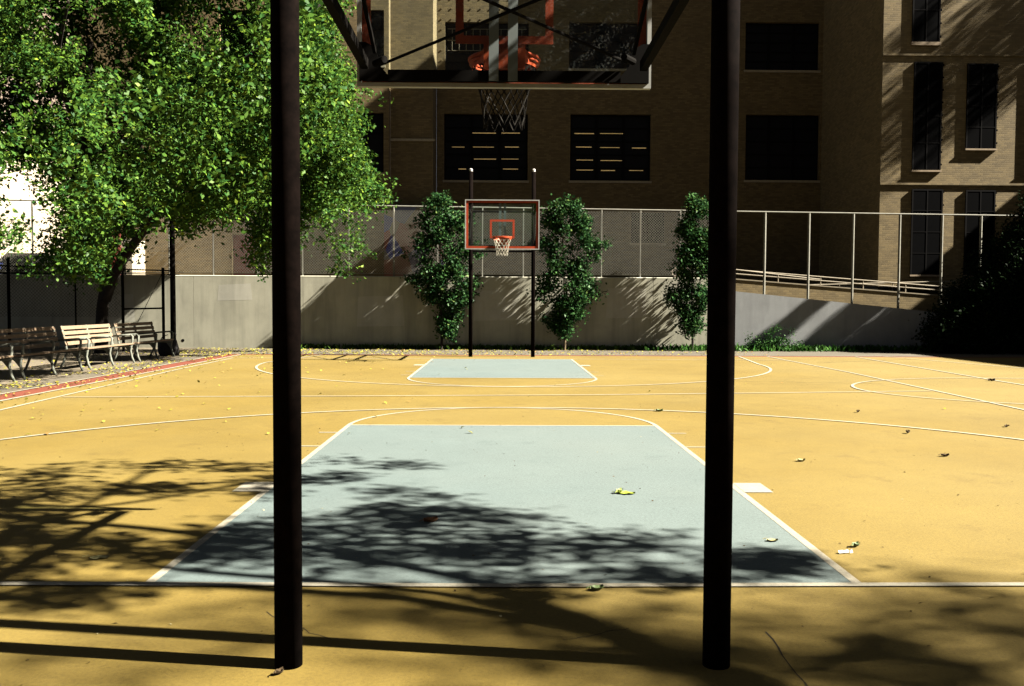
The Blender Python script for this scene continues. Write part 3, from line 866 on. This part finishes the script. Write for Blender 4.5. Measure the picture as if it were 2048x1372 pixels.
# --- the big tree by the benches
bt = thing('broadleaf_tree', (-11.3, 25.4, 0), 'big spreading green tree overhanging the benches at left with drooping sprays', 'tree')
mb = MB()
limb(mb, [(-11.3, 25.4, -.1), (-11.25, 25.4, 1.2), (-11.15, 25.3, 2.2), (-11.5, 25.1, 4.5), (-11.2, 24.8, 8.5)], .19, .08)
limb(mb, [(-11.15, 25.35, 1.5), (-10.6, 25.1, 2.5), (-9.4, 24.6, 3.8), (-8.2, 24.2, 4.7), (-6.0, 23.6, 5.6), (-4.2, 23.2, 5.9)], .16, .03)
limb(mb, [(-11.3, 25.2, 3.5), (-9.5, 24.4, 6.0), (-7.0, 23.8, 7.6), (-4.6, 23.5, 9.2)], .10, .03)
limb(mb, [(-11.4, 25.1, 4.2), (-13.5, 24.2, 6.0), (-15.5, 23, 7.2)], .09, .03)
limb(mb, [(-11.3, 24.9, 5.5), (-11.0, 22.6, 7.0), (-9.5, 20, 8.0)], .09, .025)
limb(mb, [(-9.0, 24.4, 4.1), (-8.0, 24.0, 3.9), (-6.6, 23.4, 3.5)], .05, .015)
mb.build('trunk', 'bark', bt, smooth=True)
crown1 = [(-320, -420), (640, -420), (655, -40), (655, 20), (676, 95), (690, 165), (742, 205), (705, 250), (724, 300), (746, 335), (744, 385), (708, 425), (728, 470), (696, 530), (664, 505), (655, 430), (606, 420), (596, 512), (545, 525), (498, 512), (515, 450), (470, 415), (430, 430), (365, 452), (330, 425), (300, 395), (285, 440), (240, 480), (235, 520), (185, 535), (125, 520), (95, 500), (120, 440), (150, 420), (105, 350), (60, 340), (40, 300), (0, 335), (-320, 460)]
crown2 = [(-150, 370), (-10, 375), (60, 438), (40, 468), (-20, 475), (-150, 480)]
C, D, L = [], [], []
rr = random.Random(3)
SHB = [(16.5, 18.9)]*2+[(21.9, 24.2)]*3+[(13, 16.4)]
KEEP = [(226, 470), (345, 425), (350, 560), (236, 560)]
while len(C) < 6700:
    if rr.random() < .40:   # boughs close to the wall
        x, y = rr.uniform(-60, 305), rr.uniform(552, 690)
        if not inpoly(x, y, [(-60, 690), (-60, 650), (0, 628), (60, 590), (150, 553), (305, 553), (150, 668), (110, 690)]) and not inpoly(x, y, [(-60, 640), (45, 553), (62, 553), (-60, 660)]): continue
        q = at(x, y, 28.5); dx = rr.uniform(1.4, 9.0); p = q + SUN*(dx/SUN.x); e = p-CO; zz = e.dot(CF); x, y = 1024+F_PX*e.dot(CR)/zz, 686-F_PX*e.dot(CU)/zz
        if not inpoly(x, y, crown1) or inpoly(x, y, KEEP): continue
        C.append(tuple(p)); D.append((.6, .1, -.8)); L.append(rr.uniform(.4, .8)); continue
    if rr.random() < .40:   # boughs over the benches
        ya, yb = rr.choice(SHB); q = Vector((rr.uniform(-9.4, -8.7), rr.uniform(ya, yb), rr.uniform(.3, .9))) if rr.random() < .5 else Vector((rr.uniform(-11, -8.9), rr.uniform(ya, yb), 0)); dx = rr.uniform(2.2, 7.5)
        p = q + SUN*(dx/SUN.x); e = p-CO; zz = e.dot(CF); x, y = 1024+F_PX*e.dot(CR)/zz, 686-F_PX*e.dot(CU)/zz
        if not inpoly(x, y, crown1) or inpoly(x, y, KEEP): continue
        C.append(tuple(p)); D.append((.6, .1, -.8)); L.append(rr.uniform(.4, .8)); continue
    if rr.random() < .10: x, y = rr.uniform(85, 300), rr.uniform(330, 545); back = True
    else: x = rr.uniform(-320, 790); y = rr.uniform(-420, 545); back = False
    if not (inpoly(x, y, crown1) or inpoly(x, y, crown2)) or inpoly(x, y, KEEP): continue
    Y = rr.uniform(25, 26.8) if back else rr.uniform(21.6, 26.6)
    if x < 260 and not back and rr.random() < .3: Y = rr.uniform(16.5, 21)
    p = at(x, y, Y)
    if not back and mnoise.noise(Vector((p.x*.55, p.y*.45, p.z*.75))+Vector((3, 1, 7))) < (-.02 if Y < 24.6 else -.4): continue
    if p.z < 2.0: continue
    nb_ = rr.randint(6, 12) if not back else 3
    for _ in range(nb_):
      C.append((p.x+rr.gauss(0, .30), p.y+rr.gauss(0, .30), p.z+rr.gauss(0, .17)))
      d = Vector((p.x+11.2, (p.y-25)*.8, -1.6-rr.random()*1.8)) if p.x > -11 else Vector((p.x+8.5+rr.uniform(0, 5), p.y-25, -2.5))
      d = (d.normalized()+Vector((rr.uniform(-.4, .4), rr.uniform(-.4, .4), rr.uniform(-.3, .3)))).normalized()
      D.append(tuple(d)); L.append(rr.uniform(.45, 1.0))
P, S, N = sprays(C, D, L, 44, .10, .11, 1.0)
C2 = []
while len(C2) < 1250:   # inner foliage deep in the crown
    x, y = (rr.uniform(-320, 745), rr.uniform(-420, 470)) if rr.random() < .5 else (rr.uniform(330, 600), rr.uniform(120, 340)) if rr.random() < .55 else (rr.uniform(-200, 170), rr.uniform(-100, 300))
    if not inpoly(x, y, crown1) or inpoly(x, y, KEEP) or x < 110 and y > 315 or y > 360 and x > 330: continue
    p = at(x, y, rr.uniform(25.2, 27.2))
    if p.z > 2.6: C2.append(tuple(p))
P2, S2, N2 = sprays(C2, [(.3, 0, -1)]*len(C2), [.9]*len(C2), 44, .2, .17)
P, S, N = np.concatenate((P, P2)), np.concatenate((S, S2)), np.concatenate((N, N2))
leaf_mesh('crown', leaf_arrays(P, S, N, .6), leaf_cols(len(P), (.016, .072, .018), (.122, .218, .023), (.19, .28, .03), .035), 'leaf', bt)

# --- three columnar trees before the wall
def column_tree(x, prof, seed, label, stem, slant=0, thick=0):
    t = thing('columnar_tree', (x, 28.0, 0), label, 'tree', 'slim columnar trees in front of the concrete wall')
    rr = random.Random(seed)
    mb = MB(); limb(mb, [(x, 28.0, -.05), (x+.02, 28.0, .6), (x-.03, 28.02, 2.2), (x+slant, 28.0, 4.3)], .045, .012)
    for i in range(8):
        z = .9+i*.42; a = rr.uniform(0, 6.28); limb(mb, [(x, 28, z), (x+.3*math.cos(a), 28+.22*math.sin(a), z+.35)], .018, .006, 6, 3)
    mb.build('trunk', stem, t, smooth=True)
    C, D, L = [], [], []
    while len(C) < 560:
        z = rr.uniform(.45, 4.8)
        for (za, la, ra), (zb, lb_, rb_) in zip(prof, prof[1:]):
            if za <= z < zb:
                k = (z-za)/(zb-za); lo, hi = la+(lb_-la)*k, ra+(rb_-ra)*k; break
        else: continue
        xm = (lo+hi)/2; hw_ = (hi-lo)/2*1.2*(1+.28*math.sin(z*5.1+seed)+.15*math.sin(z*11+seed*2))
        if rr.random() > hw_/.75+.15: continue
        a = rr.uniform(0, 6.28); q = math.sqrt(rr.random())
        low = z < 2.3 or thick
        px_, py_ = xm+hw_*q*math.cos(a), (28.0 if low else 27.9)+(.34 if thick else .28 if low else .2)*q*math.sin(a)*min(1, hw_/.45)
        if mnoise.noise(Vector((px_*2.3, py_*2, z*1.9+seed*9))) < -.06: continue
        C.append((px_, py_, z)); d = Vector((px_-xm, py_-28, .9)).normalized(); D.append(tuple(d)); L.append(rr.uniform(.2, .42))
    P, S, N = sprays(C, D, L, 30, .10, .098, .5)
    leaf_mesh('crown', leaf_arrays(P, S, N, .62), leaf_cols(len(P), (.006, .034, .014), (.07, .165, .042), (.12, .18, .05), .04), 'leaf2', t)
column_tree(-1.9, [(.4, -1.75, -1.55), (.9, -1.95, -1.45), (1.5, -2.2, -1.1), (2.2, -2.75, -.85), (3.2, -2.75, -.95), (3.9, -2.5, -1.1), (4.4, -2.4, -1.2), (4.75, -2.1, -1.5)], 11, 'widest columnar tree left of the far hoop reaching above the fence', 'bark', -.05, 1)
column_tree(1.95, [(.5, 1.8, 2.2), (1.0, 1.4, 2.5), (1.7, 1.25, 2.75), (2.4, 1.45, 2.7), (3.3, 1.25, 2.8), (3.8, 1.3, 2.75), (4.2, 1.3, 2.5), (4.65, 1.75, 2.1)], 23, 'columnar tree between the far hoop and the tree at the right post', 'barklight', -.1)
column_tree(5.95, [(.55, 5.8, 6.1), (1.0, 5.5, 6.3), (1.7, 5.35, 6.45), (2.6, 5.4, 6.5), (3.6, 5.5, 6.5), (4.3, 5.6, 6.45), (4.8, 5.85, 6.2)], 37, 'slimmest columnar tree half behind the right dark post', 'bark', .05)

# --- trees out of the frame that throw the shade
def shade_tree(name, trunk, targets, label, leafn, size, spread, forks, seed, r0=.2):
    """targets: list of (gx, gy, z, spray length) - ground point whose sun ray meets a leafy spray at height z"""
    t = thing(name, (trunk[0][0], trunk[0][1], 0), label, 'tree')
    mb = MB(); limb(mb, trunk, r0, r0*.4)
    for f in forks: limb(mb, f, r0*.32, .022)
    mb.build('trunk', 'bark', t, smooth=True)
    rr = random.Random(seed); C, D, L = [], [], []
    for gx, gy, z, ln in targets:
        p = Vector((gx, gy, 0)) + SUN*(z/SUN.z); C.append(tuple(p))
        d = Vector((p.x-trunk[-1][0], p.y-trunk[-1][1], -.5)).normalized()+Vector((rr.uniform(-.7, .7), rr.uniform(-.7, .7), rr.uniform(-.2, .2)))
        D.append(tuple(d.normalized())); L.append(ln)
    P, S, N = sprays(C, D, L, leafn, spread, size, 1.3)
    leaf_mesh('crown', leaf_arrays(P, S, N, .62), leaf_cols(len(P), (.03, .085, .016), (.115, .19, .022)), 'leaf', t)
    return t

def gpt(px, py):
    d = CF + CR*((px-1024)/F_PX) - CU*((py-686)/F_PX); p = CO + d*(-CAM_H/d.z); return p.x, p.y
rr = random.Random(21)
sh1 = [(-700, 925), (0, 925), (150, 930), (330, 912), (500, 915), (640, 915), (760, 930), (880, 932), (740, 955), (640, 990), (520, 985), (430, 965), (330, 985), (220, 985), (120, 1000), (60, 1060), (200, 1075), (320, 1050), (420, 1030), (560, 1040), (700, 1030), (800, 1000), (900, 1000), (960, 1030), (1100, 1055), (1110, 1085), (1230, 1090), (1370, 1092), (1380, 1105), (1240, 1115), (1080, 1110), (900, 1120), (700, 1130), (620, 1140), (450, 1120), (300, 1130), (0, 1150), (-700, 1160)]
tg = []
while len(tg) < 235:
    x = rr.uniform(-700, 1400); y = rr.uniform(915, 1165)
    if not inpoly(x, y, sh1): continue
    g = gpt(x, y); tg.append((g[0], g[1], rr.uniform(4.5, 5.8), rr.uniform(.25, .6)))
for (x, y) in ((1300, 1150), (1250, 1135), (1330, 1160), (1060, 1170), (960, 1165), (1500, 1110), (1540, 1125), (1590, 1135), (1560, 1120), (700, 955), (800, 935), (770, 985), (850, 995), (1000, 1040), (1050, 1180), (1180, 1080), (1290, 1085), (1480, 1120), (1520, 1130), (-60, 1190), (60, 1200), (150, 1195), (240, 1185), (100, 1180)):
    for k in range(2):
        g = gpt(x+rr.uniform(-25, 25), y+rr.uniform(-5, 5)); tg.append((g[0], g[1], rr.uniform(5, 6.3), rr.uniform(.2, .4)))
def sunpt(px, py, z):
    g = gpt(px, py); return tuple(Vector((g[0], g[1], 0))+SUN*(z/SUN.z))
forks = [[(9.2, -1.2, 4.6), (6.5, 3.0, 5.2), sunpt(-300, 1150, 5.3), sunpt(0, 1075, 5.4), sunpt(190, 1000, 5.5), sunpt(300, 940, 5.7)],
         [(9.2, -1.2, 5.4), (7, 3.5, 6.0), sunpt(-350, 1000, 6.0), sunpt(0, 1005, 6.0), sunpt(220, 1010, 6.0), sunpt(520, 960, 6.1)],
         [(9.0, -1.2, 4.4), (7.5, 1.5, 5.0), (6.6, 3.2, 5.5), sunpt(300, 1130, 5.6), sunpt(700, 1090, 5.7), sunpt(1300, 1095, 5.7)]]
shade_tree('street_tree', [(9.5, -1.5, -.1), (9.4, -1.4, 2.5), (9.2, -1.2, 5), (9, -.8, 7.5)], tg, 'leafy tree right of the camera throwing leaf shadows over the near key', 52, .10, .105, forks, 5)
tg = []
# soft shade in the foreground from a taller tree further off
soft = [((180, 1345), 8), ((240, 1350), 6), ((330, 1225), 4), ((700, 1200), 7), ((820, 1215), 7), ((950, 1240), 8), ((1080, 1260), 8), ((1200, 1275), 8), ((1330, 1290), 8), ((1430, 1240), 6), ((1560, 1205), 5), ((1700, 1210), 6), ((1850, 1215), 8), ((1960, 1230), 8), ((2040, 1250), 9), ((1500, 1290), 5), ((1600, 1320), 8), ((1720, 1330), 9), ((1850, 1320), 8), ((1980, 1310), 9), ((1100, 1330), 7), ((1300, 1345), 8), ((900, 1350), 6), ((1450, 1355), 8), ((1620, 1365), 9), ((1800, 1370), 9), ((1900, 1290), 6), ((2000, 1350), 9), ((1250, 1220), 4), ((1850, 1180), 4), ((1980, 1175), 4), ((560, 1195), 4), ((640, 1240), 3)]
for (x, y), k in soft:
    for i in range(max(1, int(k*.33))):
        g = gpt(x+rr.gauss(0, 55), y+rr.gauss(0, 11)); tg.append((g[0], g[1], rr.uniform(13, 17), rr.uniform(.4, .8)))
for i in range(260):
    tg.append((rr.uniform(-5, 6), rr.uniform(-6.5, 1.6), rr.uniform(11, 19), rr.uniform(.5, .9)))
forks = [[(18, -2, 10), (17.5, 0, 12.5), (16.5, 1.5, 14)], [(18, -2, 9), (16, -1, 12), (14.5, .5, 14.5)], [(18, -2.2, 10), (20, -1, 13), (20.5, .5, 15)], [(18, -2, 9), (17, -4, 13), (15, -5, 15)]]
shade_tree('street_tree', [(18, -2.2, -.1), (18, -2.1, 4), (18, -2, 9), (18, -2, 13)], tg, 'tall tree beyond the frame shading the very front of the court', 30, .16, .22, forks, 8, .28)
# two trees between the wing and the right building
def ball_tree(x, y, z0, centre, rad, n, label, seed, flat=1.0, gaps=.0):
    t = thing('street_tree', (x, y, 0), label, 'tree')
    mb = MB(); limb(mb, [(x, y, -.1), (x+.1, y, z0*.6), (centre[0], centre[1], centre[2])], .2, .06)
    rr = random.Random(seed)
    for i in range(6):
        a = i*1.05; limb(mb, [(x, y, z0), (x+rad*.4*math.cos(a), y+rad*.4*math.sin(a), z0+1), (centre[0]+rad*.7*math.cos(a), centre[1]+rad*.7*math.sin(a), centre[2]+.4)], .07, .02, 6)
    mb.build('trunk', 'bark', t, smooth=True)
    C, D, L = [], [], []
    while len(C) < n:
        v = Vector((rr.gauss(0, 1), rr.gauss(0, 1), rr.gauss(0, 1))).normalized()*rad*rr.random()**.45
        p = Vector(centre)+Vector((v.x, v.y, v.z*flat))
        if mnoise.noise(p*.6) < gaps: continue
        C.append(tuple(p)); D.append(tuple((v.normalized()+Vector((0, 0, -.4))).normalized())); L.append(rr.uniform(.5, 1))
    P, S, N = sprays(C, D, L, 34, .17, .15, 1)
    leaf_mesh('crown', leaf_arrays(P, S, N, .6), leaf_cols(len(P), (.03, .085, .016), (.10, .18, .022)), 'leaf', t)
ball_tree(25.6, 35.2, 8, (26.6, 33.9, 19.0), 3.3, 1700, 'tall tree in the gap right of the sunlit wing', 4)
tg = []
while len(tg) < 330:
    x, y = rr.uniform(1480, 1830), rr.uniform(596, 692)
    if not inpoly(x, y, [(1632, 598), (1830, 618), (1830, 692), (1500, 692)]) or inpoly(x, y, [(1640, 600), (1700, 606), (1612, 692), (1545, 692)]) or inpoly(x, y, [(1760, 610), (1800, 614), (1705, 692), (1655, 692)]): continue
    q = at(x, y, 28.5)+SUN*(rr.uniform(8.6, 11.6)/SUN.x); g = q-SUN*(q.z/SUN.z); tg.append((g.x, g.y, q.z, .22))
shade_tree('street_tree', [(21.5, 25.2, -.1), (21.4, 25.4, 3), (21.2, 26.2, 6.5), (21, 26.7, 8.5)], tg, 'smaller tree at the right whose shade streaks the sloping ramp wall', 26, .12, .075, [[(21.2, 26.2, 6), (20.5, 26.6, 8), (19.5, 26.9, 9)], [(21.3, 26, 6), (22.3, 26.6, 8.5), (22.8, 26.8, 10)]], 6, .16)

# ================================================================== WEEDS, HEDGE, LITTER
def blades(name, pts, hmin, hmax, dark, light, mat='leaf2', parent=None, loc=None):
    n = len(pts); pts = np.array(pts); h = RNG.uniform(hmin, hmax, n)
    nrm = RNG.normal(size=(n, 3))*np.array([1, 1, .35]); nrm /= np.linalg.norm(nrm, axis=1, keepdims=True)
    up = np.array([0, 0, 1.0]) + RNG.normal(size=(n, 3))*.45; up /= np.linalg.norm(up, axis=1, keepdims=True)
    sd = np.cross(up, nrm); sd /= np.linalg.norm(sd, axis=1, keepdims=True)
    w = h[:, None]*.16+.008
    v = np.empty((n, 4, 3)); H = h[:, None]
    v[:, 0] = pts; v[:, 1] = pts+up*H*.55+sd*w; v[:, 2] = pts+up*H+nrm*H*.2; v[:, 3] = pts+up*H*.55-sd*w
    return leaf_mesh(name, v.reshape(-1, 3), leaf_cols(n, dark, light), mat, parent, loc)
pts = []
while len(pts) < 5200:
    x = rr.uniform(-7, 13.5); d = mnoise.noise(Vector((x*.9, 3, 1)))
    if x < 4 and rr.random() > .25+.6*max(0, d+.2): continue
    if x > 4 and rr.random() > .55+.6*d: continue
    pts.append((x, 28.45-abs(rr.gauss(0, .16 if x < 4.5 else .36)), .0))
P_ = np.array(pts); tall = P_[:, 0] > 4.5
wd = blades('weeds', [p for p in pts if p[0] <= 4.5], .05, .2, (.03, .09, .015), (.12, .2, .03)); tag(wd, kind='stuff')
wd = blades('weeds', [p for p in pts if p[0] > 4.5], .05, .24, (.02, .08, .015), (.07, .16, .03)); tag(wd, kind='stuff')
sb = thing('weed_shrub', (8.6, 28.15, 0), 'low leafy weed clump at the base of the ramp wall right of the right post', 'shrub')
C = [(8.6+rr.gauss(0, .42), 28.1+rr.gauss(0, .13), abs(rr.gauss(.25, .17))+.05) for i in range(46)]
P, S, N = sprays(C, [(0, 0, 1)]*46, [.25]*46, 26, .07, .075)
leaf_mesh('foliage', leaf_arrays(P, S, N), leaf_cols(len(P), (.015, .06, .015), (.06, .14, .03)), 'leaf2', sb)
mb = MB()
for i in range(7): limb(mb, [(8.6+rr.uniform(-.2, .2), 28.1, -.02), (8.6+rr.uniform(-.5, .5), 28.1+rr.uniform(-.1, .1), .4)], .008, .004, 5, 3)
mb.build('stem', 'bark', sb)
ds = thing('shade_fill_shrub', (15.5, 27.4, 0), 'big dark shrub mass added to fill the far right corner with deep shade', 'shrub')  # near-black foliage standing in for the deep shade of this corner
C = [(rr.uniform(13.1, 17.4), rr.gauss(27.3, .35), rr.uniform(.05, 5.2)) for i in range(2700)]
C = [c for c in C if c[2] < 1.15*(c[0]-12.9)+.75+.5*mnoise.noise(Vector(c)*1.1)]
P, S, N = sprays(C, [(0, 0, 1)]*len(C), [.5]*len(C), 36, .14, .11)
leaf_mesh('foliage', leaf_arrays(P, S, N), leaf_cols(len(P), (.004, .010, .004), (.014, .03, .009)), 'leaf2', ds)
mb = MB()
for i in range(9): limb(mb, [(15+rr.uniform(-.6, .8), 27.3, -.02), (15.4+rr.uniform(-1, 1), 27.3+rr.uniform(-.2, .2), 1.6)], .02, .008, 5, 3)
mb.build('stem', 'bark', ds)
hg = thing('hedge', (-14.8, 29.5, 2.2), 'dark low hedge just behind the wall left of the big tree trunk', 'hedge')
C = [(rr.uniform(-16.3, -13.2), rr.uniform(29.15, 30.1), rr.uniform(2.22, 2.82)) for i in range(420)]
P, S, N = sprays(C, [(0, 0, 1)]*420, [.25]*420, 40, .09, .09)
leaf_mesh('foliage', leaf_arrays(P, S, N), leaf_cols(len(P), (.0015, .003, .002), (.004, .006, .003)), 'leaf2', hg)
mb = MB()
for i in range(12): mb.path([(-16.1+i*.25, 29.5, 2.15), (-16.1+i*.25, 29.55, 2.6)], .015, 5)
mb.build('stem', 'bark', hg)

# leaf litter, too many to count
pts = []
def litter(n, fn):
    k = 0
    while k < n:
        p = fn()
        if p is None: continue
        pts.append(p); k += 1
def L1():
    y = rr.uniform(9, 25.2); x = -8.6+abs(rr.gauss(0, .75)); 
    if mnoise.noise(Vector((x*1.3, y*.8, 5))) < -.15: return None
    return (x, y)
def L2():
    x = rr.uniform(-9.5, 8.0); y = rr.uniform(25.0, 28.3)
    if rr.random() > (1.15-(x+9.5)/17): return None
    return (x, y)
def L3():
    y = rr.uniform(9.5, 25); x = -7.2+abs(rr.expovariate(1/2.6))
    if x > 7: return None
    return (x, y)
def L4(): return (rr.uniform(-11.5, -8.6), rr.uniform(13, 26))
litter(1300, L1); litter(2500, L2); litter(190, L3); litter(600, L4)
n = len(pts); P = np.zeros((n, 3)); P[:, :2] = np.array(pts); P[:, 2] = .016
N = RNG.normal(size=(n, 3))*.28+np.array([0, 0, 1])
fl = leaf_mesh('fallen_leaves', leaf_arrays(P, RNG.uniform(.04, .085, n), N, .6), leaf_cols(n, (.25, .24, .03), (.42, .38, .07), (.30, .18, .06), .18), 'litter')
tag(fl, kind='stuff')

n = 1500; P = np.zeros((n, 3)); P[:, 0] = RNG.uniform(-7, 12, n); P[:, 1] = 3.0+RNG.beta(1, 2.2, n)*20; P[:, 2] = .004
gr = leaf_mesh('grit', leaf_arrays(P, RNG.uniform(.006, .022, n), RNG.normal(size=(n, 3))*.25+np.array([0, 0, 1]), .7), leaf_cols(n, (.03, .022, .012), (.16, .11, .05), (.4, .35, .2), .08), 'litter')
tag(gr, kind='stuff')

def curled_leaf(x, y, size, mat, label, rz=0, curl=.5, name='fallen_leaf', root=None):
    r = root or thing(name, (x, y, 0), label, 'leaf', 'single leaves lying on the court')
    mb = MB(); nx, ny = 8, 7; out = []
    for i in range(nx+1):
        u = i/nx; w = math.sin(math.pi*(u*.93+.035))**.7*.34*(1+.16*math.sin(u*17))
        for j in range(ny):
            v = -1+2*j/(ny-1); xx = (u-.5)*size; yy = v*w*size
            z = size*curl*(v*v*.26+.22*(u-.5)**2*4*.5) + size*.03*math.sin(u*9+v*4)
            c, s_ = math.cos(rz), math.sin(rz)
            mb.v.append((x+xx*c-yy*s_, y+xx*s_+yy*c, .004+max(0, z)))
    for i in range(nx):
        for j in range(ny-1):
            a = i*ny+j; mb.f.append((a, a+1, a+ny+1, a+ny))
    mb.build('blade', mat, r, smooth=True)
    c, s_ = math.cos(rz), math.sin(rz)
    if size == .13 and not root: curled_leaf(x-.05, y+.025, .075, mat, label, .9, 1.3, root=r)
    MB().path([(x-.5*size*c, y-.5*size*s_, .02+size*.1*curl), (x-.85*size*c, y-.85*size*s_, .016)], .0022, 5).build('stem', mat, r)
M['lgreen'] = plain('green_leaf', (.30, .38, .03), .6, .3, 0, .3, 30)
M['lbrown'] = plain('brown_leaf', (.28, .11, .03), .8, .2, 0, .3, 30)
M['lpale'] = plain('pale_leaf', (.42, .38, .16), .8, .2, 0, .2, 30)
M['ldark'] = plain('dark_leaf', (.07, .045, .02), .9, .1, 0, .3, 30)
M['lgreen2'] = plain('dull_green_leaf', (.12, .19, .04), .7, .3, 0, .3, 30)
for (x, y, s_, mt, lb, rz, cu) in (
    (.925, 6.70, .13, 'lgreen', 'bright green curled leaf lying in the sun on the blue key', -.15, .28),
    (-.48, 5.81, .10, 'lbrown', 'orange brown curled leaf in the shade on the blue key', .5, .9),
    (1.62, 5.35, .07, 'lpale', 'small pale dry leaf at the right edge of the blue key', 0, .5),
    (2.08, 5.23, .06, 'lgreen2', 'small green curled leaf beside the white paper scrap', .6, 1.2),
    (.46, 4.42, .07, 'lgreen2', 'yellow green leaf on the near baseline between the posts', .3, .9),
    (-2.26, 4.97, .10, 'lpale', 'pale green flat leaf in the tree shade left of the near key', .2, .2),
    (4.2, 8.43, .085, 'ldark', 'dark twiggy leaf on the bare yellow court at far right', .1, .8),
    (5.98, 10.53, .085, 'ldark', 'dark leaf at the right edge below the curved line', .8, .8),
    (4.54, 9.96, .07, 'ldark', 'dark leaf standing on its edge below the long curved line right of the post', 1.2, 1.5),
    (4.76, 11.92, .065, 'ldark', 'small dark leaf above the long curved line right of the post', .9, 1.5),
    (2.73, 8.14, .085, 'lpale', 'pale green leaf on yellow court just right of the right post', .2, .7),
    (2.1, 11.96, .10, 'lgreen2', 'dark green leaf on the court just outside the top of the near key circle', .1, .9),
    (9.41, 17.08, .13, 'ldark', 'dark clump of leaf inside the side court circle', .2, 1.0),
    (-.87, 3.40, .04, 'ldark', 'dark dry leaf scrap caught at the foot of the left post', 1.0, 1.4)):
    curled_leaf(x, y, s_, mt, lb, rz, cu)
sc = MB(); px_, py_ = 1.96, 5.09
for k, (dx, dy, w, h, a) in enumerate(((-.02, 0, .018, .014, .3), (.012, .004, .014, .012, -.4), (.035, -.003, .01, .01, .1))):
    sc.poly([(px_+dx-w, py_+dy-h, .006), (px_+dx+w, py_+dy-h*.6, .008), (px_+dx+w*.8, py_+dy+h, .018+.004*k), (px_+dx-w*.9, py_+dy+h*.7, .016)])
tag(sc.build('paper_scrap', 'paper', loc=(px_, py_, 0)), 'torn white paper scrap on the yellow court right of the key corner', 'litter')
